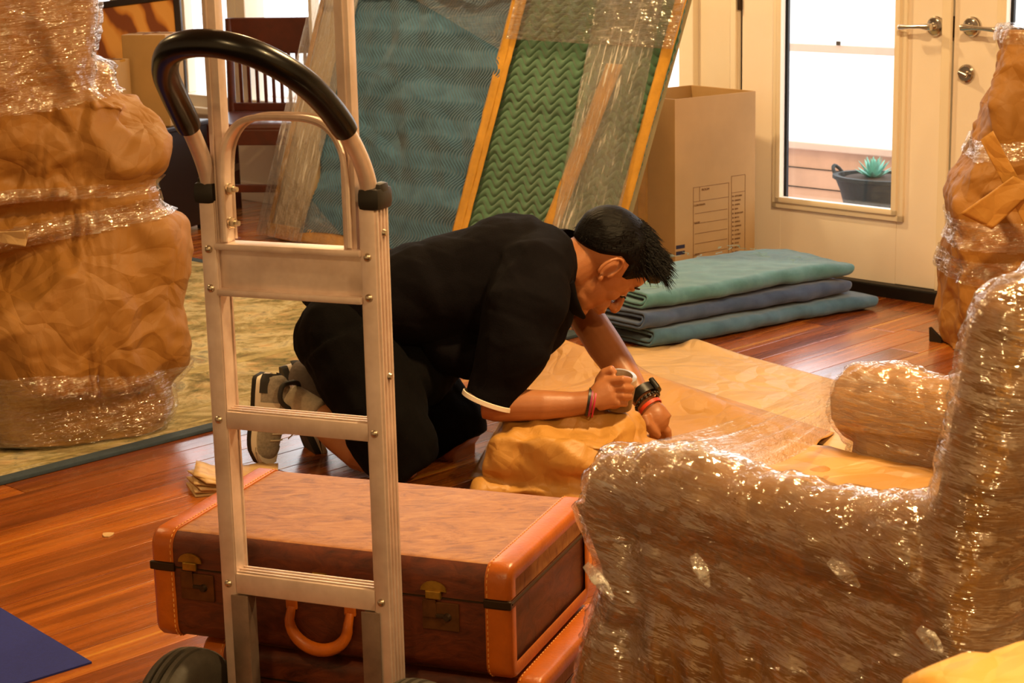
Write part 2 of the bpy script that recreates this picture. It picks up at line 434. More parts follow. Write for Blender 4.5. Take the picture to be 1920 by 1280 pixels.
# planks: 11 cm boards running along NV (towards the door wall)
PW = .108; rngp = random.Random(3)
pm = {}
count = 0
p = -2.29; row = 0
while p < 7.6:
    # visible range of q along this row
    vis = []
    for k in range(0, 143):
        q = -.5+k*.043
        P = rp(p+PW/2, q); v = P-cam_o; d = v@fw
        if d < .5: continue
        x = 960+F_PX*(v@rt)/d; y = 640-F_PX*(v@up)/d
        if -420 < x < 2250 and -60 < y < 1640: vis.append(q)
    if vis:
        qa, qb = min(vis)-.1, min(max(vis)+.1, Q0-.03)
        q = qa-rngp.random()*.6
        while q < qb:
            L = rngp.choice([.7, .95, 1.25, 1.5, 1.8])
            e = min(q+L, Q0-.005)
            if e-q > .05 and e > qa:
                if rngp.random() < .0: pass
                g = rbox(G(), p+.0009, p+PW-.0009, q+.0010, e-.0010, -.016, 0, .0014)
                o = g.out('plank', M['plank'], floor); count += 1
            q += L
    p += PW; row += 1
print('planks', count)

# door wall, built of pieces round its openings
wz = 2.6
g = G(); rbox(g, -2.6, 2.545, Q0, Q0+.1, -.02, wz)
rbox(g, 4.327, 4.53, Q0, Q0+.1, -.02, wz)
rbox(g, 2.545, 4.327, Q0, Q0+.1, 2.06, wz)
WIN = [(4.56, 5.30), (5.38, 6.28), (6.36, 7.26), (7.34, 8.24), (8.32, 9.1)]
rbox(g, 4.53, 9.2, Q0, Q0+.1, -.02, .46); rbox(g, 4.53, 9.2, Q0, Q0+.1, 2.2, wz)
struct(g.out('wall_front', M['wall']))
gd = G(); gglass = simple('g', '#ffffff')
def glass_mat():
    N = NT('window_glass'); tr = N.n('ShaderNodeBsdfTransparent'); gl = N.n('ShaderNodeBsdfGlossy'); gl.inputs['Roughness'].default_value = .02
    mx = N.n('ShaderNodeMixShader'); mx.inputs[0].default_value = .05
    N.l(tr.outputs[0], mx.inputs[1]); N.l(gl.outputs[0], mx.inputs[2]); N.l(mx.outputs[0], N.out.inputs[0]); return N.m
M['glass'] = glass_mat()
for i, (a, b) in enumerate(WIN):
    g = G()
    for (x0, x1, z0, z1) in ((a-.04, a+.03, .42, 2.2), (b-.03, b+.04, .42, 2.2), (a, b, .42, .49), (a, b, 2.12, 2.2)):
        rbox(g, x0, x1, Q0-.03, Q0+.09, z0, z1, .006)
    wf = g.out('window_%d' % (i+1), M['trim_paint']); struct(wf)
    rbox(G(), a+.03, b-.03, Q0+.045, Q0+.05, .49, 2.12).out('pane', M['glass'], wf)
    rbox(G(), a+.02, b-.02, Q0+.02, Q0+.07, 1.28, 1.33, .004).out('meeting_rail', M['trim_paint'], wf)
    if i > 1: rbox(G(), (a+b)/2-.012, (a+b)/2+.012, Q0+.02, Q0+.07, .49, 2.12, .004).out('mullion', M['trim_paint'], wf)
rbox(G(), 4.5, 9.2, Q0-.07, Q0+.02, .40, .435, .008).out('trim_1', M['trim_paint'])
struct(bpy.data.objects['trim_1'])
struct(rbox(G(), 4.53, 9.2, Q0-.02, Q0, 0, .09, .004).out('baseboard_front', M['trim_paint']))

# door leaves
def leaf(name, p0, p1, gl0, gl1, lab):
    g = G(); y0, y1 = Q0+.005, Q0+.05
    zb = .30; zt = 1.86
    rbox(g, p0, gl0, y0, y1, .045, 2.04, .003); rbox(g, gl1, p1, y0, y1, .045, 2.04, .003)
    rbox(g, gl0, gl1, y0, y1, .045, zb, 0); rbox(g, gl0, gl1, y0, y1, zt, 2.04, 0)
    d = g.out(name, M['door_paint']); struct(d)
    # moulding round the glass: stepped frame
    gm = G()
    for (o1, o2, th) in ((-.032, -.008, .014), (-.010, .010, .024)):
        for (a, b, c, e) in ((gl0+o1, gl1-o1, zb+o1, zb+o2), (gl0+o1, gl1-o1, zt-o2, zt-o1), (gl0+o1, gl0+o2, zb+o1, zt-o1), (gl1-o2, gl1-o1, zb+o1, zt-o1)):
            rbox(gm, a, b, y0-th, y0+.004, c, e, .004)
    gm.out('glass_moulding', M['trim_paint'], d, sharp=40)
    rbox(G(), gl0, gl1, y0+.02, y0+.026, zb, zt).out('pane', M['glass'], d)
    g3 = G(); rbox(g3, gl1-.018, gl1-.006, y0+.008, y0+.02, zb, zt); rbox(g3, gl0+.006, gl0+.012, y0+.008, y0+.02, zb, zt)
    g3.out('glass_gasket', M['black'], d)
    return d
d1 = leaf('door_1', 3.446, 4.318, 3.64, 4.136, '')
d2 = leaf('door_2', 2.55, 3.432, 2.74, 3.236, '')
def lever(d, p, z, sgn):
    # rosette and lever, sgn = direction of the lever along DV
    g = G(); c = rp(p, Q0+.003, z)
    g.tube([c+NV*.002, c-NV*.006, c-NV*.010, c-NV*.014, c-NV*.017], [.034, .034, .030, .029, .020], 28)
    g.tube([c-NV*.012, c-NV*.020], [.016, .012], 20)
    g.tube([c-NV*.010, c-NV*.05], [.010, .009], 16)
    rs = g.out('lever_rosette', M['chrome'], d, sharp=35)
    g = G(); h = c-NV*.05
    pts = [h-DV*sgn*.012, h, h+DV*sgn*.03+A(0, 0, .001), h+DV*sgn*.07-A(0, 0, .001), h+DV*sgn*.108-A(0, 0, .003)]
    g.tube(pts, [(.011, .011), (.012, .012), (.008, .008), (.0065, .0065), (.0085, .0085)], 14, upv=(0, 0, 1))
    g.ell(h+DV*sgn*.110-A(0, 0, .003), (.009, .009, .009))
    g.out('lever_handle', M['chrome'], rs, sharp=50)
lever(d1, 3.50, .940, 1); lever(d2, 3.362, .942, -1)
g = G(); c = rp(3.378, Q0+.003, .789)
g.tube([c, c-NV*.007, c-NV*.012], [.031, .030, .024], 28); g.tube([c-NV*.01, c-NV*.022], [.014, .012], 16)
db = g.out('deadbolt', M['chrome'], d2, sharp=35)
G().box(c-NV*.027, (.036, .010, .013), RR @ basis(A(cos(.35), 0, sin(.35)), A(0, 1, 0), A(-sin(.35), 0, cos(.35))), .004).out('thumb_turn', M['chrome'], db)
g = G(); rbox(g, 3.434, 3.446, Q0+.002, Q0+.012, .905, .975, .001); g.out('strike_plate', M['metal_dark'], d2)
rbox(G(), 3.430, 3.448, Q0+.03, Q0+.045, .04, 2.04).out('weather_seal', M['black'], d2)
rbox(G(), 3.436, 3.47, Q0-.012, Q0+.004, .045, 2.04, .003).out('astragal', M['trim_paint'], d1)
for zz in (1.02, 1.75, .25):
    g = G(); g.tube([rp(4.324, Q0-.004, zz-.045), rp(4.324, Q0-.004, zz+.045)], .007, 10); rbox(g, 4.318, 4.33, Q0-.002, Q0+.006, zz-.045, zz+.045)
    g.out('hinge', M['metal_dark'], d1)
g = G(); rbox(g, 4.318, 4.328, Q0+.01, Q0+.04, 0, 2.04); g.out('hinge_seal', M['black'], d1)
g = G(); rbox(g, 4.335, 4.36, Q0-.012, Q0+.002, 0, 2.06, .003); rbox(g, 2.52, 4.36, Q0-.012, Q0+.002, 2.045, 2.09, .003); rbox(g, 2.52, 2.545, Q0-.012, Q0+.002, 0, 2.045, .003)
struct(g.out('trim_2', M['trim_paint']))
# dark threshold / sweep at the door foot
g = G(); rbox(g, 2.55, 4.33, Q0-.03, Q0+.10, -.016, .044, .006)
struct(g.out('trim_3', M['black'])); 
struct(rbox(G(), 4.33, 4.53, Q0-.016, Q0, 0, .10, .004).out('baseboard_right', M['trim_paint']))

# ------------------------------------------------------------------ porch outside
M['deck'] = simple('weathered_porch_floor', '#b4aab0', .8, 0, 9, .3)
M['porch_wall'] = simple('tan_porch_boards', '#d4ae94', .7, 0, 5, .12)
M['porch_rail'] = simple('porch_screen_rail', '#d8bfae', .6)
M['ground_out'] = simple('pale_gravel', '#cfc8bb', .9, 0, 5, .15)
deck = struct(rbox(G(), -3, 9.4, Q0+.1, 7.3, -.12, -.02).out('floor_porch', M['deck']))
struct(rbox(G(), -14, 24, 7.3, 30, -.6, -.5).out('ground_outside', M['ground_out']))
pw = struct(rbox(G(), -3, 9.4, 7.15, 7.22, -.02, .235).out('wall_porch', M['porch_wall']))
rbox(G(), -3, 9.4, 7.10, 7.26, .235, .27, .006).out('wall_cap', M['porch_rail'], pw)
for z in (.05, .14): rbox(G(), -3, 9.4, 7.145, 7.15, z, z+.004).out('board_joint', M['black'], pw)
rbox(G(), -3, 9.4, 7.16, 7.20, .675, .712, .004).out('screen_rail', M['porch_rail'], pw)
for p in (5.02, 4.60):
    rbox(G(), p, p+.02, 7.15, 7.16, .712, .73, .002).out('rail_clip', M['metal_dark'], pw)
for p in (6.4, 8.0, 2.9, 1.0):
    rbox(G(), p, p+.06, 7.16, 7.20, .27, 2.4, .004).out('screen_post', M['porch_rail'], pw)

# ------------------------------------------------------------------ wrapped furniture helpers
def mesh_from(V, Fc, smooth=True):
    me = bpy.data.meshes.new('m'); me.from_pydata(np.asarray(V).tolist(), [], Fc); me.update()
    if smooth: me.polygons.foreach_set('use_smooth', [True]*len(me.polygons))
    return me
def faces_of(me): return [tuple(p.vertices) for p in me.polygons]
def submesh(V, Fc, mask):
    keep = [f for f in Fc if all(mask[i] for i in f)]
    ids = sorted({i for f in keep for i in f}); mp = {a: b for b, a in enumerate(ids)}
    return V[ids], [tuple(mp[i] for i in f) for f in keep]
def film_from(name, me, inflate, maskfn, mat, parent, smooth=10, ripple=.002, seed=5, label=None):
    """stretched skin over a wrapped body: a smoothed, slightly larger copy of the surface within the wrapped zone"""
    mm = evaluated(me.copy(), [('SMOOTH', dict(factor=.5, iterations=smooth))])
    V = getV(mm); N = getN(mm); V = V+N*inflate
    V = V+N*(crumple(V, .05, seed, stretch=np.diag([1, 1, 2.5]))*ripple)[:, None]
    V[:, 2] = np.maximum(V[:, 2], getV(me)[:, 2].min()+.0005)
    v2, f2 = submesh(V, faces_of(mm), maskfn(V, N))
    o = link(name, mesh_from(v2, f2), mat, parent, fix=False)
    return o
def crumpled(me, specs):
    V = getV(me); N = getN(me)
    for (cell, amp, seed, st) in specs: V = V+N*(crumple(V, cell, seed, st)*amp)[:, None]
    setV(me, V); return me
def ribbon_around(secfn, z0fn, width, n, off, mat, name, parent, a0=0, a1=2*pi, rows=5, seed=0, amp=.002):
    """flat band hugging a lofted body between heights z0(a) and z0(a)+width"""
    V = []
    for j in range(rows):
        for i in range(n):
            a = a0+(a1-a0)*i/(n-1); z = z0fn(a)+width*j/(rows-1); V.append(secfn(a, z, off))
    V = np.array(V); 
    g = G(); g.grid(V, n, rows); return link(name, g.mesh(), mat, parent, fix=False)

# ---- rug -------------------------------------------------------------
def rug_mat():
    N = NT('patterned_rug'); co = N.co((1, 1, 1), (0, 0, radians(-45)))
    n1 = N.noise(4.2, 6, .7, co, 1.4); v = N.n('ShaderNodeTexVoronoi'); v.inputs['Scale'].default_value = 11; N.l(co, v.inputs['Vector'])
    base = N.ramp(n1, [(.28, col('#262c22')), (.38, col('#5c583a')), (.47, col('#8e825a')), (.56, col('#b8ac88')), (.64, col('#7a7a68')), (.74, col('#96623a'))])
    N2 = N.noise(26, 4, .7, co, .6)
    c2 = N.ramp(N2, [(.36, col('#38402f')), (.46, col('#c8b080')), (.62, col('#d6a878'))])
    mx = N.n('ShaderNodeMix', data_type='RGBA'); N.l(N.mr(v.outputs['Distance'], .55, .15, .1, .5), mx.inputs['Factor']); N.l(base, mx.inputs[6]); N.l(c2, mx.inputs[7])
    N.set(Base_Color=mx.outputs[2], Roughness=.95, Normal=N.bump(N.noise(300, 2, .5, co), .4, .003)); N.b.inputs['Specular IOR Level'].default_value = .1
    return N.m
M['rug'] = rug_mat(); M['rug_border'] = simple('slate_rug_border', '#36434e', .95, 0, 60, .15, .3, 300)
M['rug_band'] = simple('olive_rug_band', '#9c8c5c', .95, 0, 22, .35, .3, 200)
pe = float(np.dot(A(-.814, 4.941, 0), DV)); q_r = float(np.dot(A(.22, 6.01, 0), NV))
rug = thing('rug', 'patterned beige and olive rug with slate blue border under the wrapped furniture', 'rug', rp(pe+1.2, 3))
rbox(G(), pe+.045, pe+2.55, .9, q_r-.045, 0.0005, .009).out('rug_field', M['rug'], rug)
g = G(); rbox(g, pe, pe+.045, .85, q_r, 0.0005, .011, .003); rbox(g, pe+2.55, pe+2.6, .85, q_r, 0.0005, .011, .003)
rbox(g, pe+.045, pe+2.55, q_r-.045, q_r, 0.0005, .011, .003); rbox(g, pe+.045, pe+2.55, .85, .9, 0.0005, .011, .003)
g.out('rug_border', M['rug_border'], rug)
g = G()
for (a, b) in ((pe+.075, pe+.09), (pe+.20, pe+.225), (pe+.55, pe+.60)): rbox(g, a, b, .95, q_r-.08, .009, .0098)
g.out('woven_stripe', M['rug_band'], rug)

# ---- blue mat at the left front corner -------------------------------
mk_ = atZ(172, 1240, .004); m1_ = nrm(atZ(0, 1138, .004)-mk_); m2_ = nrm(atZ(70, 1280, .004)-mk_); m2_ = nrm(m2_-m1_*np.dot(m2_, m1_)*.9)
mv = [mk_, mk_+m1_*.9, mk_+m1_*.9+m2_*.6, mk_+m2_*.6]
g = G(); g.loft([[v-A(0, 0, .0035) for v in mv], mv, ]); tag(g.out('floor_mat', M['mat_blue']), 'royal blue felt mat lying on the hardwood floor', 'mat')

# ---- torn scrap on the floor ------------------------------------------
c = atZ(202, 1002, .002); g = G()
rg = [c+A(cos(t)*.012*(1+.3*sin(3*t)), sin(t)*.018*(1+.25*cos(2*t)), 0) for t in np.linspace(0, 2*pi, 11)[:-1]]
g.loft([[p-A(0, 0, .0015) for p in rg], [p+A(0, 0, .001) for p in rg]]); tag(g.out('paper_scrap', M['kraft_pale']), 'tiny torn scrap of pale paper on the bare floor', 'scrap')

# ---- suitcases ----------------------------------------------------------
def suitcase(label, cs, ang, L, D, z0, z1, zs, handle=True):
    z0 += .004
    su = A(cos(ang), -sin(ang), 0); sn = A(sin(ang), cos(ang), 0)
    def W(s, n, z): return cs+su*s+sn*n+A(0, 0, z)
    root = thing('suitcase', label, 'suitcase', W(L/2, D/2, z0))
    r = .026
    def arc(cn, cz, a0, a1, off, k=6):
        return [(cn+cos(a)*(r+off), cz+sin(a)*(r+off)) for a in np.linspace(a0, a1, k)]
    def top(off, zc):   # open path: front seam, over the lid, back seam
        return [(-off, zc)]+arc(r, z1-r, pi, pi/2, off)+[(D*k/6+(r)*(1-2*k/6)*0, z1+off) for k in range(1, 6)]+arc(D-r, z1-r, pi/2, 0, off)+[(D+off, zc)]
    def bot(off, zc):
        return [(-off, zc)]+arc(r, z0+r, pi, 1.5*pi, off)+[(D*k/6, z0-off) for k in range(1, 6)]+arc(D-r, z0+r, 1.5*pi, 2*pi, off)+[(D+off, zc)]
    for nm, fn, zc, mt in (('lid', top, zs+.001, M['case_top']), ('body', bot, zs-.001, M['case_shaded'])):
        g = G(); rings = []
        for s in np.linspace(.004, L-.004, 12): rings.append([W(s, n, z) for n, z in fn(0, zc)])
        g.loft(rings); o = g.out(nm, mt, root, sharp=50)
    # lid's front flap: a strip in the darker side colour, its shade painted in
    g = G(); rings = []
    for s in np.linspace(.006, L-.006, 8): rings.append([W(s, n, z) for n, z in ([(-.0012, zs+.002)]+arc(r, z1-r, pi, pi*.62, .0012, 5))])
    g.loft(rings, cap=False, closed=False); g.out('lid_front', M['case_shaded'], root, sharp=60)
    g = G(); rbx = [W(.01, .001, zs-.001), W(L-.01, .001, zs-.001)]
    g.tube(rbx, .0022, 6); g.out('seam', M['metal_dark'], root)
    for e in (0, 1):
        def S(s): return s if e == 0 else L-s
        for nm, fn, zc in (('leather_edging', top, zs+.008), ('leather_edging', bot, zs-.008)):
            g = G(); rings = []
            for (s, off) in ((.040, -.0005), (.040, .0022), (.034, .003), (.006, .003), (0, .0), (-.002, -.006), (-.002, -.022), (-.0005, -.024)):
                if off > -.005: pts = fn(off, zc)
                else:
                    pts = fn(off, zc)
                rings.append([W(S(s), n, z) for n, z in pts])
            g.loft(rings, cap=False, closed=False); lo = g.out(nm, M['leather_edge'], root, sharp=60)
            # stitching
            g = G(); pts = [W(S(.036), n, z) for n, z in fn(.0035, zc)]
            acc = []
            for a, b in zip(pts[:-1], pts[1:]):
                d = np.linalg.norm(b-a); k = max(1, int(d/.009))
                for i in range(k): acc.append((a+(b-a)*(i+.15)/k, a+(b-a)*(i+.7)/k))
            for a, b in acc: g.tube([a, b], .0009, 4)
            g.out('stitching', M['stitch'], lo)
        # dark clasp wrapping the edging at the seam
        g = G(); g.box(W(S(.019), -.002, zs), (.046, .007, .014), basis(su, sn, (0, 0, 1)), .002)
        g.box(W(S(-.002), D/2, zs), (.004, D*.98, .003), basis(su, sn, (0, 0, 1)))
        g.out('corner_clasp', M['metal_dark'], root)
    Rb = basis(su, sn, (0, 0, 1))
    for s, kn in ((.083, .0), (L-.115, 1)):
        g = G(); g.box(W(s, -.002, zs-.030), (.062, .004, .046), Rb, .001); pl = g.out('lock_plate', M['brass_dark'], root)
        for dx in (-.027, .027):
            for dz in (-.018, .018): pass
        g = G(); g.tube([W(s+.012, -.004, zs-.03), W(s+.012, -.010, zs-.03)], [.007, .005], 12); g.box(W(s+.002, -.005, zs-.029), (.018, .004, .006), Rb, .001)
        g.out('key_slide', M['metal_dark'], pl)
        g = G(); g.box(W(s-.018, -.0045, zs-.018), (.022, .003, .03), Rb, .001); g.out('latch_arm', M['brass_dark'], pl)
        # hasp: half-moon flange and a hook
        g = G(); hw = .022
        pts = [W(s-.01+cos(t)*hw, -.0035, zs+.012+sin(t)*.016) for t in np.linspace(0, pi, 10)]
        g.loft([[p-sn*.0 for p in pts], [p-sn*.003 for p in pts]])
        g.box(W(s-.01, -.006, zs+.006), (.026, .007, .014), Rb, .002)
        g.out('hasp', M['brass'], root)
    if handle:
        g = G(); g.box(W(L/2-.008, -.002, zs+.008), (.026, .004, .022), Rb, .002); g.box(W(L/2-.008, -.005, zs-.004), (.012, .004, .012), Rb, .002)
        g.out('centre_catch', M['brass'], root)
        g = G(); hc = L/2-.008; hz = zs-.062
        pts = [W(hc+sx*.052*abs(cos(t))**.8*1.0, -.012-.006*sin(-t), hz+.05*sin(t)) for t in np.linspace(0, -pi, 19) for sx in [1 if cos(t) > 0 else -1]]
        pts = [W(hc+.052, -.004, hz+.018)]+[W(hc+.052*cos(t), -.014, hz+.046*sin(t)) for t in np.linspace(0, -pi, 17)]+[W(hc-.052, -.004, hz+.018)]
        rr = [(.007, .007)]+[(.008+.003*sin(-t), .008+.003*sin(-t)) for t in np.linspace(0, -pi, 17)]+[(.007, .007)]
        g.tube(pts, rr, 12); hd = g.out('carry_handle', M['leather_edge'], root, sharp=60)
        for sx in (-1, 1):
            G().box(W(hc+sx*.052, -.003, hz+.024), (.020, .006, .02), Rb, .003).out('handle_mount', M['leather_edge'], root)
    return root
suitcase('tan vintage suitcase with orange leather edging, upper of the two behind the hand truck', A(-.603, 2.978, 0), radians(21), .632, .385, .192, .380, .322)
suitcase('brown suitcase underneath the tan vintage suitcase, on the hand truck plate', A(-.530, 2.975, 0), radians(21), .60, .37, .018, .186, .135, False)

# ---- hand truck -----------------------------------------------------------
ta = radians(22); tu = A(cos(ta), -sin(ta), 0); tn = A(sin(ta), cos(ta), 0); TO = A(-.311, 2.740, 0)-tu*.018
def TW(s, z, d): return TO+tu*s+tn*d+A(0, 0, z)
TR = basis(tu, tn, (0, 0, 1))
truck = thing('hand_truck', 'upright aluminium hand truck with glossy black looped grip in front of suitcases', 'hand truck', TO)
for sx in (-1, 1):
    # rail: box section with raised lips on its outer side
    s = sx*.132; g = G()
    g.box(TW(s, .49, .020), (.0235, .040, .95)[:1]+(.040, .94), TR, .0025)
    for dd in (.006, .017, .028, .038): g.box(TW(s+sx*.0135, .49, dd), (.004, .0045, .93), TR, .001)
    for dd in (.004, .036): g.box(TW(s-sx*.0125, .49, dd), (.002, .004, .93), TR)
    rail = g.out('side_rail', M['alu'], truck, sharp=30)
    for z in ((.882, .822, .617, .352) if 1 else ()):
        g = G(); c = TW(s-.001, z, -.0005); g.tube([c, c-tn*.002, c-tn*.0038, c-tn*.0045], [.0062, .0058, .004, .001], 14)
        g.out('screw', M['steel'], rail, sharp=40)
    if sx > 0:
        for z in (.915, .70): 
            g = G(); c = TW(s+.016, z, .022); g.tube([c, c+tu*.004], [.006, .004], 12); g.out('screw', M['steel'], rail)
    # black end cap on the rail top
    g = G(); g.box(TW(s+sx*.004, .966, .022), (.036, .052, .034), TR, .010); g.box(TW(s+sx*.012, .978, .022), (.018, .030, .022), TR, .007)
    g.out('end_cap', M['rubber'], truck, sharp=50)
    # inner extension rail (U channel) running up out of the frame
    sp = -.114 if sx < 0 else .101
    g = G(); g.box(TW(sp, 1.19, .008), (.022, .004, .60), TR, .001)
    for k in (-1, 1): g.box(TW(sp+k*.0095, 1.19, .018), (.003, .020, .60), TR, .001)
    g.box(TW(sp+sx*.003, 1.19, .0045), (.003, .003, .60), TR, .001)
    g.out('extension_rail', M['alu'], truck, sharp=30)
    # lower axle channel
    g = G(); g.box(TW(sx*.113, .20, .012), (.024, .032, .27), TR, .003); g.box(TW(sx*.113, .20, -.003), (.030, .003, .27), TR, .001); g.out('axle_channel', M['alu_dark'], truck, sharp=30)
g = G(); g.box(TW(0, 1.49, .012), (.24, .022, .022), TR, .004); g.out('extension_crossbar', M['alu'], truck)
# wide cross panel with two lips
g = G(); g.box(TW(0, .852, .018), (.241, .020, .078), TR, .002); g.box(TW(0, .887, .012), (.241, .036, .010), TR, .002); g.box(TW(0, .817, .012), (.241, .036, .010), TR, .002)
g.out('cross_panel', M['alu'], truck, sharp=30)
for z in (.617, .353):
    g = G(); g.box(TW(0, z, .018), (.241, .036, .028 if z > .5 else .034), TR, .003)
    for k in (-.008, 0, .008): g.box(TW(0, z+.0155+(.003 if z < .5 else 0), .018+k*1.4), (.24, .003, .002), TR)
    g.out('crossbar', M['alu'], truck, sharp=30)
# inner arch strap
pts = [(-.103, .895), (-.103, .95), (-.102, 1.0), (-.095, 1.04), (-.075, 1.068), (-.045, 1.080), (0, 1.082), (.045, 1.080), (.075, 1.068), (.095, 1.04), (.102, 1.0), (.103, .95), (.103, .895)]
P = catmull([TW(s, z, .012) for s, z in pts], 4)
g = G(); g.tube(P, [(.016, .0025)]*len(P), 12, upv=tn); ar = g.out('inner_arch', M['alu'], truck, sharp=40)
P2 = [p for p in P]
g = G()
for dd in (-.015, .015): g.tube([p+tn*dd for p in P], [(.0025, .005)]*len(P), 8, upv=tn)
g.out('arch_lip', M['alu'], ar)
for z in (.972, .921):
    g = G(); c = TW(-.100, z, .010)
    g.tube([c, c+tu*.003], [.009, .009], 16); g.tube([c+tu*.003, c+tu*.009], [.0075, .0075], 6); g.tube([c+tu*.009, c+tu*.016], [.0042, .0038], 10)
    g.out('nut', M['steel'], ar, sharp=30)
# handle loop and its grip
def loop(full):
    H = [(.132, .955, .018), (.132, 1.0, .004), (.130, 1.04, -.02), (.125, 1.085, -.058), (.116, 1.125, -.10), (.100, 1.158, -.142), (.070, 1.186, -.18), (.035, 1.200, -.20), (0, 1.204, -.206)]
    L = [(-a, b, c) for a, b, c in H]; return L+[h for h in H[::-1][1:]]
P = catmull([TW(*h) for h in loop(1)], 6)
g = G(); g.tube(P, .0128, 16); g.out('handle_tube', M['alu'], truck, sharp=60)
k0 = int(len(P)*.175); k1 = len(P)-k0
gp = P[k0:k1]; rr = [.0190]*len(gp); rr[0] = .0178; rr[-1] = .0178
g = G(); g.tube(gp, rr, 24); g.out('grip', M['grip'], truck, sharp=60)
# nose plate under the cases, axle and wheels
g = G(); g.box(TW(0, .010, .21), (.30, .37, .008), TR, .002); g.box(TW(0, .06, .035), (.30, .008, .10), TR, .002); g.out('toe_plate', M['alu_dark'], truck)
g = G(); g.tube([TW(-.24, .125, -.055), TW(.24, .125, -.055)], .008, 12); g.out('axle', M['steel'], truck)
for sx in (-1, 1):
    g = G(); g.box(TW(sx*.113, .13, -.03), (.006, .07, .08), TR, .003); g.out('axle_bracket', M['alu_dark'], truck)
    cw = TW(sx*.193, .125, -.055); prof = []
    prof = [(-.030, .062), (-.034, .085), (-.036, .104), (-.031, .117), (-.020, .1235), (-.0165, .1235), (-.0158, .1180), (-.0118, .1180), (-.0110, .125), (-.004, .1255), (-.003, .118), (.001, .118), (.004, .1255), (.0115, .125), (.0125, .1205), (.0155, .1205), (.0165, .1235), (.020, .1235), (.031, .117), (.036, .104), (.034, .085), (.030, .062)]
    V = []; n = 64
    for (x, r) in prof:
        for j in range(n):
            t = 2*pi*j/n; V.append(cw+tu*x+tn*cos(t)*r+A(0, 0, sin(t)*r))
    g = G(); g.grid(np.array(V), n, len(prof), wrap=True); wh = g.out('wheel', M['tyre'], truck, sharp=40)
    g = G(); g.tube([cw-tu*.026, cw-tu*.012, cw+tu*.012, cw+tu*.026], [.064, .055, .055, .064], 40); g.tube([cw-tu*.034, cw+tu*.034], .018, 20)
    g.out('wheel_hub', M['alu_dark'], wh, sharp=40)

# ---- left wrapped tall piece ------------------------------------------------
def tower(name, label, base, ang, zs, cell_specs, mat, depth, seed, nu=220, nz=260, leanfn=None):
    e1 = A(cos(ang), sin(ang), 0); e2 = A(-sin(ang), cos(ang), 0)
    zk = np.array([z[0] for z in zs]); lk = np.array([z[1] for z in zs]); rk = np.array([z[2] for z in zs]); dk = np.array([z[3] for z in zs])
    def sec(a, z, off=0.0):
        l = np.interp(z, zk, lk); r = np.interp(z, zk, rk); d = np.interp(z, zk, dk)
        ca, sa = cos(a), sin(a); n = 5.0
        k = (abs(ca)**n+abs(sa)**n)**(-1/n)
        x = (l+r)/2+((r-l)/2+off)*ca*k; y = depth/2+(d/2+off)*sa*k
        return base+e1*x+e2*y+A(0, 0, z)
    ztop = zk[-1]
    V = []
    for j in range(nz):
        z = ztop*j/(nz-1)
        for i in range(nu): V.append(sec(2*pi*i/nu, z))
    V = np.array(V); g = G(); g.grid(V, nu, nz, wrap=True)
    # caps
    g.f.append(tuple(range(nu-1, -1, -1))); g.f.append(tuple((nz-1)*nu+i for i in range(nu)))
    me = g.mesh(); fix_normals(me)
    root = thing(name, label, 'wrapped furniture', base+e2*depth/2)
    return root, me, sec

zs = [(0, -.02, .455, .40), (.04, -.03, .478, .42), (.22, -.05, .485, .43), (.40, -.08, .478, .43), (.60, -.10, .470, .42), (.72, -.10, .466, .41), (.80, -.10, .462, .40), (.88, -.10, .42, .38), (.905, -.10, .385, .36), (.93, -.10, .365, .35), (1.0, -.10, .352, .34), (1.25, -.10, .352, .34), (1.45, -.08, .33, .32)]
base = A(-1.312, 4.700, .0115); ang = radians(26)
root, me, sec = tower('wrapped_furniture', 'tall bulging furniture wrapped in brown paper and film at left of hand truck', base, ang, zs, None, M['kraft'], .42, 1)
V = getV(me); N = getN(me)
band = np.exp(-((V[:, 2]-.592-.15*(V[:, 0]+1.1))/.035)**2)+np.exp(-((V[:, 2]-.675)/.028)**2)+np.exp(-((V[:, 2]-.90)/.03)**2)+sstep(.17-V[:, 2], 0, .06)+.6*sstep(V[:, 2], .95, 1.0)
band = np.clip(band, 0, 1); free = 1-band*.75
belly = np.exp(-((V[:, 2]-.40)/.16)**2)*.018+np.exp(-((V[:, 2]-.79)/.08)**2)*.020
st1 = np.array([[1, 0, .35], [0, 1, .35], [-.2, -.2, .62]])
D_ = crumple(V, .46, 11, st1, n=7)*.19*free+crumple(V, .22, 12, np.diag([1, 1, .6]))*.060*free+crumple(V, .07, 13)*.006*(.4+free)+pleats(V, [.59, .675, .90, .18], .020, 3)+belly-band*.012
V = V+N*D_[:, None]*sstep(V[:, 2], -.03, .03)[:, None]; V[:, 2] = np.maximum(V[:, 2], .0125); setV(me, V)
link('paper_wrap', me, M['kraft'], root)
film_from('stretch_film', me, .013, lambda V, N: V[:, 2] < .205+.02*np.sin(V[:, 0]*9), M['film_h'], root, 5, .005)
film_from('stretch_film', me, .013, lambda V, N: V[:, 2] > .905+.03*np.sin(V[:, 0]*7+1)-.02*(V[:, 0]+1.1), M['film_h'], root, 6, .007, 8)
def zmask(z0, z1, sl=0.0, x0=-1.1):
    return lambda V, N: (V[:, 2] > z0+sl*(V[:, 0]-x0)) & (V[:, 2] < z1+sl*(V[:, 0]-x0))
film_from('tape_band', me, .009, zmask(.560, .625, .15), M['film_band'], root, 3, .003, 9)
film_from('tape_band', me, .009, zmask(.655, .695, .0), M['film_band'], root, 3, .002, 19)
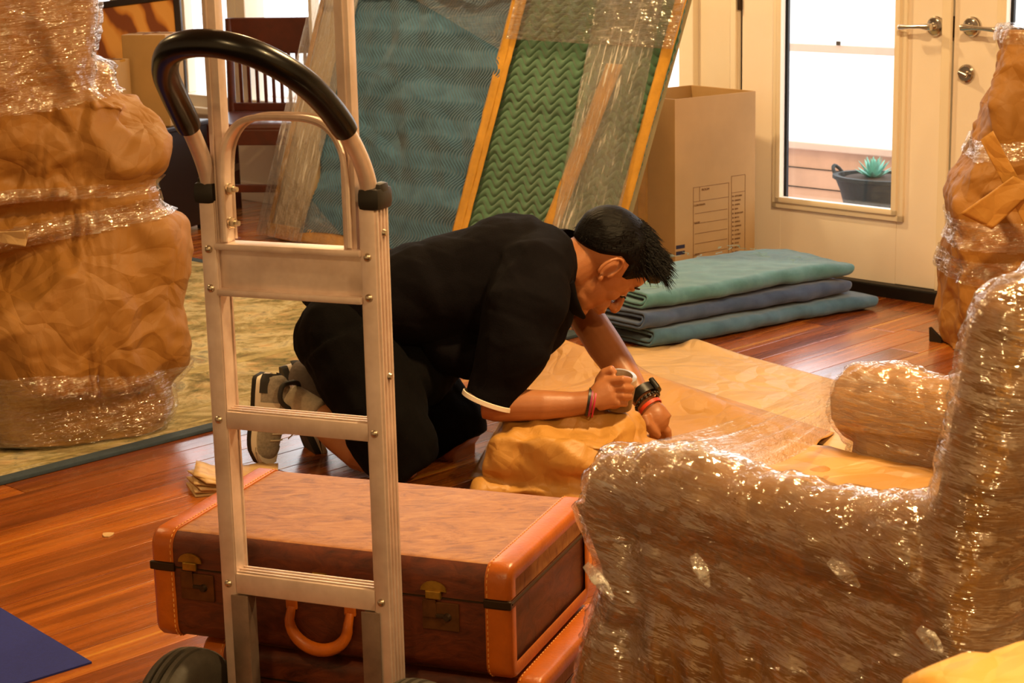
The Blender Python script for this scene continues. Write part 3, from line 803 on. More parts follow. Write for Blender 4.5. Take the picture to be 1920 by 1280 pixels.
# loose paper flap at its left and a fold corner at right
def flap(pts, name, mat, parent, th=.0015, seed=0, n=14, amp=.006):
    """a loose sheet spanned by four corner points, bowed and creased, with thickness"""
    a, b, c, d = [np.asarray(p, float) for p in pts]; V = []
    for j in range(n):
        for i in range(n):
            s, t = i/(n-1), j/(n-1); V.append((a*(1-s)+b*s)*(1-t)+(d*(1-s)+c*s)*t)
    V = np.array(V); nn = nrm(np.cross(b-a, d-a)); V += np.outer(crumple(V, .09, seed)*amp, nn)
    g = G(); g.grid(V, n, n); g2 = g.mesh()
    me2 = evaluated(g2, [('SOLIDIFY', dict(thickness=th))])
    return link(name, me2, mat, parent)
Yf = 4.66
flap([atY(-20, 435, Yf), atY(55, 432, Yf-.03), atY(48, 462, Yf-.03), atY(-20, 452, Yf)], 'loose_flap', M['kraft_pale'], root)
# pleats radiating from under the slanted band
P1 = []
for k, (x, y, x2, y2) in enumerate(((255, 470, 345, 560), (120, 490, 250, 600), (290, 455, 352, 500), (210, 250, 235, 330))):
    pass

# ---- right wrapped tall piece -------------------------------------------------
zs = [(0, .0, .62, .42), (.10, -.01, .62, .43), (.25, -.015, .62, .44), (.42, -.008, .62, .44), (.47, -.01, .62, .44), (.52, .01, .62, .42), (.60, .045, .62, .38), (.64, .058, .60, .34), (.75, .062, .60, .30), (.82, .088, .60, .28), (.90, .105, .60, .27), (.965, .115, .59, .26), (1.005, .128, .58, .22)]
base = A(1.350, 5.55, .002); ang = radians(-4)
root, me, sec = tower('wrapped_chair', 'tall chair shape wrapped in brown paper by the right-hand door leaf', base, ang, zs, None, M['kraft'], .42, 2, nu=160, nz=200)
V = getV(me); N = getN(me)
band = np.exp(-((V[:, 2]-.60-.06*(V[:, 0]-1.4))/.03)**2)+np.exp(-((V[:, 2]-.36)/.035)**2)+np.exp(-((V[:, 2]-.95)/.03)**2)
band = np.clip(band, 0, 1); free = 1-band*.7
st2 = np.array([[1, 0, -.5], [0, 1, .2], [.4, 0, .7]])
V = V+N*(crumple(V, .34, 21, st2, n=7)*.065*free+crumple(V, .14, 22)*.022*free+crumple(V, .05, 23)*.004+pleats(V, [.60, .36, .95], .014, 5)-band*.012)[:, None]
V[:, 2] = np.clip(V[:, 2], .004, .975)
setV(me, V); link('paper_wrap', me, M['kraft'], root)
film_from('tape_band', me, .009, zmask(.585, .645, .08, 1.4), M['film_h'], root, 3, .004, 29)
film_from('tape_band', me, .009, zmask(.325, .42, -.03, 1.4), M['film_h'], root, 3, .004, 31)
film_from('tape_band', me, .009, zmask(.93, .985, .02, 1.4), M['film_h'], root, 3, .003, 32)
film_from('tape_band', me, .009, zmask(.22, .30, -.03, 1.4), M['film_band'], root, 3, .003, 33)
flap([atY(1838, 262, 5.42), atY(1862, 245, 5.40), atY(1945, 400, 5.38), atY(1925, 430, 5.40)], 'paper_fold', M['kraft_light'], root, seed=3)
flap([atY(1800, 400, 5.40), atY(1900, 330, 5.38), atY(1945, 350, 5.38), atY(1860, 430, 5.40)], 'paper_fold', M['kraft_light'], root, seed=5)
g = G(); k = atZ(1757, 641)+A(.0, .0, 0); g.loft([[k+A(-.022, .012, 0), k+A(-.012, .020, 0), k+A(.018, -.01, 0), k+A(.008, -.018, 0)], [k+A(-.024, .012, .045), k+A(-.014, .020, .045), k+A(.018, -.01, .010), k+A(.008, -.018, .010)]])
tag(g.out('door_wedge', M['rubber']), 'small black rubber wedge on the floor by the wrapped chair', 'door wedge')

# ---- wrapped armchair in the right foreground --------------------------------------
cu = nrm(A(.68, .733, 0)); cv = nrm(A(.733, -.68, 0)); CO = A(.105, 2.615, 0)
def CW(a, b, z): return CO+cv*a+cu*b+A(0, 0, z)
CR = basis(cv, cu, (0, 0, 1))
chair = thing('armchair', 'armchair wrapped in brown paper and glossy clear film in the right foreground', 'armchair', CW(.3, .34, 0))
g = G()
g.box(CW(.32, .075, .25), (.50, .125, .52), CR, .04)       # near side
g.tube([CW(-.015, .06, .535), CW(.12, .06, .548), CW(.28, .06, .545), CW(.44, .06, .545), CW(.54, .06, .56)], [(.062, .058), (.066, .060), (.064, .060), (.066, .062), (.07, .07)], 20)
g.tube([CW(-.02, .06, .53), CW(.03, .06, .44), CW(.05, .06, .36)], [(.056, .052), (.045, .05), (.05, .055)], 16)
g.ell(CW(.02, .085, .20), (.095, .085, .21), CR); g.box(CW(.04, .085, .12), (.12, .13, .24), CR, .04)
g.box(CW(.31, .645, .25), (.52, .125, .52), CR, .04)       # far side
g.tube([CW(.015, .66, .545), CW(.16, .66, .555), CW(.32, .66, .57), CW(.54, .66, .62)], [(.062, .066)]*4, 20)
g.box(CW(.28, .36, .29), (.50, .50, .34), CR, .05)          # seat
g.box(CW(.28, .36, .44), (.50, .46, .07), CR, .035)
bk = [(.565, .30, .11), (.575, .55, .115), (.595, .70, .12), (.615, .82, .115), (.630, .895, .10)]
rings = []
for (a, z, t) in bk:
    pts = []
    for th in np.linspace(0, 2*pi, 33)[:-1]:
        ca, sa = cos(th), sin(th); n = 4; k = (abs(ca)**n+abs(sa)**n)**(-1/n)
        pts.append(CW(a+ca*k*t/2, .35+sa*k*(.355-.05*(z-.3)), z))
    rings.append(pts)
g.loft(rings); g.tube([CW(.635, .05, .865), CW(.635, .2, .885), CW(.635, .35, .892), CW(.635, .5, .885), CW(.635, .65, .865)], [(.052, .052)]*5, 16)
g.box(CW(.55, .35, .14), (.12, .66, .28), CR, .04)
me = remesh(g, .0085, 8)
V = getV(me); N = getN(me)
stc = np.array([[1, 0, .2], [0, 1, .2], [0, 0, .45]])
topm = sstep(V[:, 2], .5, .56)
lower = sstep(.36-V[:, 2], 0, .15)
V = V+N*(crumple(V, .16, 31, stc)*(.016+.022*lower)+crumple(V, .06, 33, np.diag([1, 1, .6]))*.006)[:, None]*sstep(V[:, 2], .0, .03)[:, None]
aa = (V-CO)@cv; bb = (V-CO)@cu
xx = (aa-.30)*(1+1.0*(.42-V[:, 2]))/.072+.4*np.sin(aa*9); ff = xx-np.floor(xx); tt = np.where(ff < .8, ff/.8, (1-ff)/.2)
V = V-np.outer((tt-.2)*.030*sstep(.43-V[:, 2], 0, .12)*sstep(.14-bb, 0, .05)*sstep(aa, .06, .12), cu)
V[:, 2] = np.maximum(V[:, 2], .003)
setV(me, V)
link('paper_wrap', me, M['kraft'], chair)
def chmask(V, N):
    a = (V-CO)@cv; b = (V-CO)@cu
    side = (b < .16) & (V[:, 2] > .05)
    rear = (a > .50)
    far = (b > .55) & (V[:, 2] > .47) & (a > -.02)
    bare = (a > .13) & (a < .44) & (V[:, 2] < .385+.03*np.sin(a*14)) & (b < .2)
    return (side | rear | far) & (V[:, 2] > .02) & ~bare
film_from('stretch_film', me, .007, chmask, M['film_chair'], chair, 14, .007, 41)
# second, looser layer round the arms and back
def chmask2(V, N):
    b = (V-CO)@cu; a = (V-CO)@cv
    return (((b < .15) & (V[:, 2] > .30-.05*a)) | (a > .56) & (V[:, 2] > .25)) & (V[:, 2] < .75+.3*a)
film_from('stretch_film', me, .012, chmask2, M['film_clear'], chair, 24, .009, 47)
# film band stretched across the open front from arm to arm
V = []; n = 60; mrows = 16
for j in range(mrows):
    t = j/(mrows-1)
    p0 = CW(.02+.17*t, .10+.02*t, .600-.012*t); p1 = CW(.02+.0*t, .60, .605-.10*t)
    for i in range(n):
        s = i/(n-1); q = p0*(1-s)+p1*s; sag = -.018*sin(pi*s)*(1-.3*t)
        V.append(q+A(0, 0, sag+.0035*sin(t*23+s*2)+.002*sin(t*51)))
g = G(); g.grid(np.array(V), n, mrows)
M['film_across'] = film_mat('stretch_film_across', (1.2, 26, 26), (0, 0, radians(-47)), veil=.34, bump=.8)
link('film_span', g.mesh(), M['film_across'], chair, fix=False)
V = []
for j in range(8):
    t = j/7; p0 = CW(.01, .60, .60-.085*t); p1 = CW(.50, .60, .635-.085*t)
    for i in range(24):
        s = i/23; q = p0*(1-s)+p1*s; V.append(q-cu*(.012+.004*sin(t*9)))
g = G(); g.grid(np.array(V), 24, 8); link('film_span', g.mesh(), M['film_h'], chair, fix=False)
# loose paper on the seat, pleated skirt on the near side, upstanding paper tabs
flap([CW(-.03, .12, .480), CW(.42, .12, .487), CW(.42, .58, .490), CW(-.05, .58, .484)], 'seat_paper', M['kraft_light'], chair, seed=8, n=30, amp=.005)
for i, (x, y, x2, y2, wd) in enumerate(((1330, 1130, 1290, 1300, 60), (1400, 1120, 1400, 1300, 50), (1455, 1140, 1510, 1300, 40))):
    pass
# twisted loose ends of film standing off the wrap
M['film_end'] = film_mat('film_twist', (8, 8, 8), veil=.55, bump=.8)
for (x, y, x2, y2, d0) in ((1555, 1050, 1612, 1100, .02), (1722, 1178, 1768, 1222, .02), (1098, 1058, 1150, 1120, .03), (1300, 1040, 1330, 1100, .02)):
    Yc = CO[1]-(x-1100)/660*.40-.055
    p0, p1 = atY(x, y, Yc), atY(x2, y2, Yc-d0)
    g = G(); g.tube([p0, p0*.6+p1*.4+A(0, -.006, .002), p0*.3+p1*.7, p1], [(.001, .006), (.002, .010), (.0015, .008), (.0005, .002)], 8, upv=(0, 1, 0)); g.out('film_end', M['film_end'], chair, sharp=60)

# ---- yellow paper corner close to the lens at the bottom right ----------------------
g = G(); cc = atY(1900, 1290, 1.62)
g.box(cc+A(.10, .02, -.36), (.34, .26, .74), basis((.88, .48, 0), (-.48, .88, 0), (0, 0, 1)), .035)
me = remesh(g, .012, 6); V = getV(me); V[:, 2] = V[:, 2]
me2 = crumpled(me, [(.12, .012, 71, None)])
V = getV(me2); V[:, 2] -= V[:, 2].min()-.002; 
zt = V[:, 2].max(); V[:, 2] *= (cc[2]+.012)/zt; setV(me2, V)
M['kraft_yellow'] = kraft('yellow_packing_paper', '#d9a548', .6)
tag(link('wrapped_bundle', me2, M['kraft_yellow']), 'yellowish paper-wrapped bundle cut off at the bottom right corner', 'bundle')

# ---- big leaning piece wrapped in quilted blankets -------------------------------
PA = A(-1.03, 7.98, .012); PB = atZ(858, 506, .012); PC = atZ(1140, 566, .012)
LEAN = A(.285, .0, 1.0)    # the upright edges lean to the right and back; the unit height is 1 m
def face_pt(p, q, s, h, off=0.0):
    n = nrm(np.cross(q-p, LEAN)); 
    if n[1] > 0: n = -n
    return p*(1-s)+q*s+LEAN*h+n*off
sofa = thing('wrapped_table', 'large leaning slab padded with blue and green quilted blankets and gold tape edges', 'wrapped furniture', (PA+PC)/2)
def chevron(u, v, pitch, period, amp):
    """height of a zigzag quilt: ribs run across, bent into chevrons"""
    tri = (.5+.5*np.sin(2*pi*u/period))*period*amp*.9
    ph = (v+tri)/pitch; return np.abs(np.sin(pi*ph))**.8
# core body behind the blankets
H = 1.12; T = A(0, .075, 0)
g = G()
rings = []
for h in (0.0, .03, .5, H): 
    ins = .05 if h == 0 else 0
    rings.append([PA+LEAN*h+A(ins, 0, 0), PB+LEAN*h, PC+LEAN*h, PC+T+LEAN*h, PB+T+LEAN*h, PA+T+LEAN*h+A(ins, 0, 0)])
g.loft(rings); g.out('core_panel', M['pale_wrap'], sofa)
def quilt(name, p, q, s0f, s1f, h0f, h1, nu, nv, pitch, period, amp, mat, base, seed, qh=.005, wob=.012, vert=False):
    V = []; L = np.linalg.norm(q-p); uu = []; vv = []
    for j in range(nv):
        for i in range(nu):
            t = i/(nu-1); k = j/(nv-1)
            h0 = h0f(t); h = h0+(h1-h0)*k; s = s0f(h)+(s1f(h)-s0f(h))*t
            V.append(face_pt(p, q, s, h)); uu.append(s*L); vv.append(h)
    V = np.array(V); uu = np.array(uu); vv = np.array(vv)
    n = nrm(np.cross(q-p, LEAN)); n = -n if n[1] > 0 else n
    hh = chevron(uu, vv, pitch, period, amp)*qh if not vert else chevron(vv, uu, pitch, period, amp)*qh
    dr = crumple(V, .22, seed)*wob+np.sin(uu*14+vv*5)*.003
    V = V+np.outer(np.maximum(base+hh+dr, .006), n)
    g = G(); g.grid(V, nu, nv); me = evaluated(g.mesh(), [('SOLIDIFY', dict(thickness=.006, offset=0))])
    return link(name, me, mat, sofa)
L1 = np.linalg.norm(PB-PA); L2 = np.linalg.norm(PC-PB)
quilt('blue_blanket', PA, PB, lambda h: .18+.05*math.exp(-((h-.25)/.2)**2)-.02*h, lambda h: 1.0, lambda t: .035+.03*abs(sin(t*5))*(1-t), 1.01, 470, 330, .0170, .13, .42, M['blue_quilt'], .020, 81, qh=.0055, wob=.022, vert=True)
quilt('green_blanket', PB, PC, lambda h: .0, lambda h: 1.0, lambda t: .0, 1.1, 190, 360, .032, .095, .36, M['green_quilt'], .016, 82, qh=.0075, wob=.010)
# gold tape over the upright edges and along the foot
def strip(name, p, q, s0, s1, h0, h1, off, mat, seed=0, n=40, m=6, slant=0.0, wob=.003, parent=None):
    V = []
    for j in range(n):
        for i in range(m):
            h = h0+(h1-h0)*j/(n-1); s = s0+(s1-s0)*i/(m-1)+slant*(j/(n-1)); V.append(face_pt(p, q, s, h, off))
    V = np.array(V); nn = nrm(np.cross(q-p, LEAN)); nn = -nn if nn[1] > 0 else nn
    V += np.outer(crumple(V, .05, seed)*wob, nn)
    g = G(); g.grid(V, m, n); return link(name, evaluated(g.mesh(), [('SOLIDIFY', dict(thickness=.0008, offset=0))]), mat, parent or sofa)
tp = strip('edge_tape', PA, PB, .968, 1.008, 0, 1.1, .042, M['tape_gold'], 1)
strip('edge_tape', PB, PC, -.03, .05, 0, 1.1, .040, M['tape_gold'], 2)
strip('edge_tape', PB, PC, .955, 1.02, 0, 1.1, .040, M['tape_gold'], 3)
strip('edge_tape', PA, PB, -.005, .02, .05, 1.1, .012, M['tape_gold'], 4)
strip('gold_strip', PB, PC, .50, .60, 0.05, .80, .040, M['tape_gold'], 6, slant=.16)
strip('foot_tape', PA, PB, .0, .97, .0, .055, .020, M['tape_gold'], 5, n=6, m=60)
g = G(); g.tube([face_pt(PA, PB, -.005, h, .0) for h in np.linspace(.08, 1.1, 12)], .010, 8); g.tube(catmull([face_pt(PA, PB, -.005, .10, .0), face_pt(PA, PB, .0, .03, .0), face_pt(PA, PB, .04, .004, .0), face_pt(PA, PB, .15, .0, .0)], 4), .010, 8)
g.out('edge_padding', M['tape_gold'], sofa, sharp=60)
# clear film
strip('stretch_film', PA, PB, -.02, .24, .0, 1.1, .050, M['film_v'], 7, n=60, m=30, wob=.004)
strip('stretch_film', PB, PC, .64, 1.03, .0, 1.1, .050, M['film_v'], 9, n=60, m=30, wob=.006, slant=-.14)
strip('stretch_film', PB, PC, .0, 1.03, .86, 1.1, .056, M['film_h'], 10, n=16, m=40, wob=.004)
def tri_film(name, a, b, c, mat, seed, off=.052):
    V = []; n = 24
    for j in range(n):
        for i in range(n):
            u, v = i/(n-1), j/(n-1); V.append(np.array(a)*(1-u)+(np.array(b)*(1-v)+np.array(c)*v)*u)
    V = np.array(V); W = np.array([face_pt(PA, PB, s, h, off) for s, h in V]); nn = nrm(np.cross(PB-PA, LEAN)); nn = -nn if nn[1] > 0 else nn
    W += np.outer(crumple(W, .09, seed)*.006, nn)
    g = G(); g.grid(W, n, n); return link(name, g.mesh(), mat, sofa, fix=False)
tri_film('stretch_film', (-.01, .33), (-.01, .0), (.56, -.01), M['film_clear'], 3)
tri_film('stretch_film', (.98, .82), (.98, 1.02), (.45, 1.02), M['film_h'], 4)
strip('top_binding', PA, PB, .0, 1.0, 1.005, 1.03, .045, M['pale_wrap'], 5, n=4, m=40)

# ---- tall open cardboard box by the door --------------------------------------------
b0 = atZ(1258, 553, .0); b0 = A(.580, 6.545, 0); fx = nrm(A(.33, .245, 0)); fy = nrm(A(-.60, .80, 0)); BW, BD, BH = .385, .34, .70
def BX(x, y, z): return b0+fx*x+fy*y+A(0, 0, z)
BR = basis(fx, fy, (0, 0, 1)); th = .006
box = thing('cardboard_box', 'tall open brown cardboard box with printed label grid beside the glazed door', 'box', BX(BW/2, BD/2, 0))
G().box(BX(BW/2, th/2, BH/2), (BW, th, BH), BR, .001).out('front_panel', M['card'], box)
G().box(BX(BW/2, BD-th/2, BH/2), (BW, th, BH), BR, .001).out('back_panel', M['card'], box)
for x in (th/2, BW-th/2): G().box(BX(x, BD/2, BH/2), (th, BD-2*th, BH), BR, .001).out('side_panel', M['card'], box)
G().box(BX(BW/2, BD/2, .004), (BW-2*th, BD-2*th, .006), BR).out('bottom_panel', M['card'], box)
G().box(BX(-.0015, BD/2, .40), (.001, .05, .60), BR).out('packing_tape', M['tape'], box)
def ink(g, x0, x1, z0, z1): g.box(BX((x0+x1)/2, -.0004, (z0+z1)/2), (x1-x0, .0006, z1-z0), BR)
lab = G(); lw = .0016
X0, X1, X2, Xe = .085, .255, .268, .335; Z0, Z1 = .11, .385
for (x0, x1, z0, z1) in ((X0, X1, Z1-lw, Z1), (X0, X0+lw, Z0-.03, Z1), (X1, X1+lw, Z0-.03, Z1), (X2, Xe, Z1+.02, Z1+.02+lw), (X2, X2+lw, Z0, Z1+.02), (Xe, Xe+lw, Z0, Z1+.02), (X2, Xe, Z0, Z0+lw),
                         (X0, X1, Z1-.052, Z1-.052+lw), (X0+.03, X0+.03+lw, Z1-.052, Z1), (X2, Xe, Z1-.04, Z1-.04+lw)): ink(lab, x0, x1, z0, z1)
for k in range(6): ink(lab, X0+.008, X1-.006, Z1-.095-k*.036, Z1-.095-k*.036+lw)
lab.out('label_grid', M['label_ink'], box)
def text(name, body, loc, size, xdir, zdir, mat, parent, depth=.0004):
    cv_ = bpy.data.curves.new(name, 'FONT'); cv_.body = body; cv_.size = size; cv_.extrude = depth; cv_.align_x = 'LEFT'
    o = bpy.data.objects.new(name, cv_); C.objects.link(o); n = np.cross(xdir, zdir); R = basis(xdir, zdir, n)
    mm = Matrix([list(R[i])+[float(loc[i])] for i in range(3)]+[[0, 0, 0, 1]])
    dg = bpy.context.evaluated_depsgraph_get(); me = bpy.data.meshes.new_from_object(o.evaluated_get(dg)); me.transform(mm)
    bpy.data.objects.remove(o); me.materials.clear(); return link(name, me, mat, parent)
zv = A(0, 0, 1)
for (t, x, z, sz) in (('ROOM', X0+.04, Z1-.016, .012), ('CONTENTS', X0+.004, Z1-.068, .010), ('NAME', X0+.004, Z1-.130, .010), ('DATE', X0+.004, Z0+.030, .010), ('FROM', X0+.004, Z0-.012, .010)):
    text('print_text', t, BX(x, -.0012, z), sz, fx, zv, M['label_ink'], box)
rows = ['KITCHEN', 'DINING', 'LIVING', 'DEN', 'BEDROOM', 'BATH', 'OFFICE', 'GARAGE', 'ATTIC', 'CLOSET', 'LINENS', 'TOYS', 'BOOKS', 'MISC']
g = G()
for k, t in enumerate(rows):
    z = Z1-.052-k*.0155
    text('print_text', t, BX(X2+.016, -.0012, z-.003), .0085, fx, zv, M['label_ink'], box)
    g.tube([BX(X2+.008, -.0002, z), BX(X2+.008, -.0012, z)], .0032, 8)
g.out('check_circles', M['label_ink'], box)
g = G()
for z in (.175, .153): ink(g, .004, .045, z, z+.013)
g.out('dark_bars', M['ink_dark'], box)

# ---- cabinet, cartons, framed picture, slatted chair at the back left -----------------
bc = A(-1.62, 8.2, 0); bx, by = nrm(A(.85, -.35, 0)), nrm(A(.35, .85, 0))
Rk = basis(bx, by, (0, 0, 1))
cab = thing('low_cabinet', 'low black cabinet carrying the cartons behind the hand truck', 'cabinet', bc)
g = G(); g.box(bc+A(0, 0, .245), (.50, .40, .43), Rk, .006); g.out('body', M['dark_wood2'], cab)
g = G(); g.box(bc+A(0, 0, .468), (.53, .43, .024), Rk, .006); g.out('top', M['dark_wood2'], cab)
for i in (-1, 1):
    d = G().box(bc+bx*i*.122-by*.205+A(0, 0, .245), (.235, .014, .39), Rk, .004).out('door', M['dark_wood2'], cab)
    G().ell(bc+bx*i*.02-by*.22+A(0, 0, .26), (.011, .011, .011)).out('knob', M['brass'], d)
for i in (-1, 1):
    for j in (-1, 1): G().box(bc+bx*i*.22+by*j*.17+A(0, 0, .016), (.04, .04, .03), Rk, .003).out('foot', M['dark_wood2'], cab)
def carton(label, c, sx, sy, sz, a, group):
    R = basis((cos(a), sin(a), 0), (-sin(a), cos(a), 0), (0, 0, 1)); r = thing('carton', label, 'box', c, group)
    G().box(c+A(0, 0, sz/2), (sx, sy, sz), R, .004).out('body', M['card'], r)
    G().box(c+A(0, 0, sz*.985)+R[:, 0]*0, (sx*1.004, .05, sz*.035), R).out('packing_tape', M['tape'], r)
    g = G(); g.box(c+A(0, 0, sz+.001), (.003, sy, .003), R); g.box(c+R[:, 0]*0+A(0, 0, sz+.002), (sx*.99, .0025, .002), R); g.out('flap_seam', M['label_ink'], r)
    return r
carton('taller brown carton standing on the low black cabinet, nearest the window', A(-1.50, 8.13, .4805), .20, .17, .385, -.25, 'cartons on the cabinet')
carton('shorter brown carton on the black cabinet, half hidden by the wrapped tower', A(-1.66, 7.98, .4805), .13, .13, .29, -.25, 'cartons on the cabinet')
# picture frame leaning on the cabinet behind the cartons
fc = A(-1.62, 8.40, .4805)
fux = nrm(A(.95, -.1, .10)); fuz = nrm(A(.12, .28, .95)); fuz = nrm(fuz-fux*np.dot(fux, fuz))
fun = np.cross(fux, fuz); Rf = basis(fux, fun, fuz)
pic = thing('framed_picture', 'dark-framed orange picture leaning behind the cartons near the window', 'picture', fc)
cF = fc+fuz*.27+A(.0, 0, .02)
for (a, b, sx, sz) in ((0, .235, .44, .03), (0, -.235, .44, .03), (.205, 0, .03, .44), (-.205, 0, .03, .44)):
    G().box(cF+fux*a+fuz*b, (sx, .025, sz), Rf, .004).out('frame_rail', M['dark_wood2'], pic)
def art():
    N = NT('orange_ray_print'); w_ = N.n('ShaderNodeTexWave'); w_.wave_type = 'BANDS'; w_.bands_direction = 'DIAGONAL'; w_.inputs['Scale'].default_value = 2.2; w_.inputs['Distortion'].default_value = 5; w_.inputs['Detail'].default_value = 3
    N.l(N.co((2, 1, 1)), w_.inputs[0]); N.set(Base_Color=N.ramp(w_.outputs['Fac'], [(.2, col('#7a3c10')), (.45, col('#c27a28')), (.8, col('#d99a48'))]), Roughness=.5); return N.m
G().box(cF, (.40, .008, .45), Rf).out('picture_sheet', art(), pic)

ch = thing('slatted_armchair', 'dark cherry slat-back wooden chair before the bright window', 'chair', A(-1.02, 8.75, 0))
co_ = A(-1.06, 8.55, 0); ax, ay = nrm(A(.985, -.17, 0)), nrm(A(.17, .985, 0))
def KW(x, y, z): return co_+ax*x+ay*y+A(0, 0, z)
KR = basis(ax, ay, (0, 0, 1))
G().box(KW(0, -.02, .435), (.56, .50, .045), KR, .02).out('seat', M['dark_wood'], ch)
G().box(KW(0, -.26, .395), (.50, .022, .07), KR, .006).out('apron', M['dark_wood'], ch)
G().box(KW(0, .262, .80), (.55, .024, .165), KR, .008).out('top_rail', M['dark_wood'], ch)
G().box(KW(0, .24, .475), (.52, .024, .04), KR, .006).out('lower_back_rail', M['dark_wood'], ch)
for i in range(12):
    x = -.215+i*.039
    G().box(KW(x, .252, .61), (.016, .012, .24), KR, .003).out('back_slat', M['dark_wood'], ch)
for sx in (-1, 1):
    g = G(); g.tube([KW(sx*.262, .25, .0), KW(sx*.262, .24, .43), KW(sx*.262, .262, .88)], [(.018, .02), (.02, .02), (.018, .016)], 12); g.out('back_post', M['dark_wood'], ch, sharp=60)
    g = G(); g.tube([KW(sx*.24, -.23, .0), KW(sx*.24, -.23, .42)], [.017, .022], 12); g.out('leg', M['dark_wood'], ch, sharp=60)
    G().box(KW(sx*.25, .01, .20), (.018, .46, .035), KR, .004).out('stretcher', M['dark_wood'], ch)
G().box(KW(0, -.2, .16), (.46, .02, .035), KR, .004).out('stretcher', M['dark_wood'], ch)

# ---- folded moving blankets --------------------------------------------------------
fu = nrm(A(.795, .53, 0)); fv = nrm(A(-.53, .795, 0)); F0 = A(.443, 5.765, 0)
def folded(label, org, L, D, z0, Hh, mat, seed, group, roll=False, trail=.0):
    """a blanket folded to nested layers: extruded serpentine ribbon with thickness, openings on the left end"""
    root = thing('moving_blanket', label, 'blanket', org+fu*L/2+fv*D/2+A(0, 0, z0), group)
    def layer(name, hh, zc, t, inset, ns=70):
        r = hh/2; pts = []
        for k in np.linspace(0, 1, 22): pts.append((D-(D-r-inset)*k, zc-hh/2))
        for a in np.linspace(-pi/2, -1.5*pi, 16)[1:-1]: pts.append((r+inset+cos(a)*r, zc+sin(a)*r))
        for k in np.linspace(0, 1, 22): pts.append((r+inset+(D-r-inset)*k, zc+hh/2))
        pts = np.array(pts); n = len(pts); V = []
        for i in range(ns):
            s = i/(ns-1)
            for (y, z) in pts: V.append((s, y, z))
        V = np.array(V); s = V[:, 0]; y = V[:, 1]; z = V[:, 2]
        tip = sstep(s, .86, 1.0)
        zz = zc+(z-zc)*(1-.35*tip)-.006*tip
        W = org+np.outer(s*L+.012*np.sin(y*11+seed)+.02*(z-zc)/max(hh, .01), fu)+np.outer(y+.008*np.sin(s*9+seed*2)+.0035*np.sin(s*31+z*60), fv)
        W[:, 2] = z0+zz*(1+.05*np.sin(s*6+y*5+seed))
        # quilting stitch: shallow diamond channels
        a = W@(fu+fv); b = W@(fu-fv)
        W2 = W.copy()
        g = G(); g.grid(W, n, ns); me = g.mesh(); N = getN(me); V0 = getV(me)
        q = np.minimum(np.abs(np.sin(a*36)), np.abs(np.sin(b*36)))**.5
        V0 = V0+N*((q*.0025)+crumple(V0, .10, seed)*.004)[:, None]; setV(me, V0)
        me = evaluated(me, [('SOLIDIFY', dict(thickness=t, offset=-1 if False else 0, use_rim=True)), ('SUBSURF', dict(levels=1))])
        V1 = getV(me); V1[:, 2] = np.maximum(V1[:, 2], .0015); setV(me, V1)
        return link(name, me, mat, root)
    layer('outer_layer', Hh*.80, Hh*.5, Hh*.17, 0)
    layer('inner_layer', Hh*.36, Hh*.5, Hh*.17, Hh*.24)
    return root
folded('lowest folded moving blanket, blue-teal, spreading onto the floor', F0+fu*-.005, .96, .42, .002, .055, M['tealblue_blanket'], 1, 'folded moving blankets')
folded('middle folded moving blanket, dark slate blue', F0+fu*-.03+fv*.03, .90, .40, .0590, .055, M['navy_blanket'], 2, 'folded moving blankets')
folded('topmost folded moving blanket, sea green, in the stack by the door', F0+fu*.02+fv*.04, .88, .38, .1160, .058, M['teal_blanket'], 4, 'folded moving blankets')
# curly pale quilting threads on the blankets
def threads(zf, n, seed, parent):
    rng = np.random.default_rng(seed); g = G()
    for i in range(n):
        s, y = rng.uniform(.06, .8), rng.uniform(.06, .5); a = rng.uniform(0, 6); r = rng.uniform(.015, .04)
        pts = [F0+fu*(s+r*t*cos(a)+.008*sin(t*4+a))+fv*(y+.04+r*t*sin(a))+A(0, 0, zf) for t in np.linspace(-1, 1, 7)]
        g.tube(pts, .0009, 3, cap=False)
    o = g.out('quilting_thread', M['thread'], parent); o['kind'] = 'stuff'

# ---- kraft paper sheet on the floor ---------------------------------------------------
def sheet(name, corners, n, m, hfn, mat, label, cat, th=.0008, seed=0):
    """four corner floor points a b c d, height from hfn(s, t)"""
    a, b, c, d = [np.asarray(p, float) for p in corners]; V = []
    for j in range(m):
        for i in range(n):
            s, t = i/(n-1), j/(m-1); P_ = (a*(1-s)+b*s)*(1-t)+(d*(1-s)+c*s)*t; P_ = P_.copy(); P_[2] = hfn(s, t, P_); V.append(P_)
    g = G(); g.grid(np.array(V), n, m); me = evaluated(g.mesh(), [('SOLIDIFY', dict(thickness=th, offset=1))])
    o = link(name, me, mat)
    return tag(o, label, cat)
def h1(s, t, P):
    # a soft hump with a valley running lengthways, edges flat on the floor
    hump = .075*math.exp(-((t-.13-.10*s)/.10)**2)*sstep(np.array([s]), .0, .10)[0]*(1-.75*s)
    wave = .006*abs(sin(7*s+3*t))+.004*sin(19*s*t+1)
    ed = .018*math.exp(-((s-.34)/.05)**2)*math.exp(-((t)/.06)**2)
    return (.0135 if np.dot(P, DV) > pe-.03 else .0065)+hump+max(0, wave)*min(1, t*6)+ed
sheet('paper_sheet', (atZ(1022, 644), atZ(1565, 815), atZ(1440, 950), atZ(880, 905)), 90, 70, h1, M['kraft_light'], 'large sheet of brown packing paper spread on the floor under the kneeling man', 'paper')
def h2(s, t, P): return .0055+.004*abs(sin(5*s+2*t))
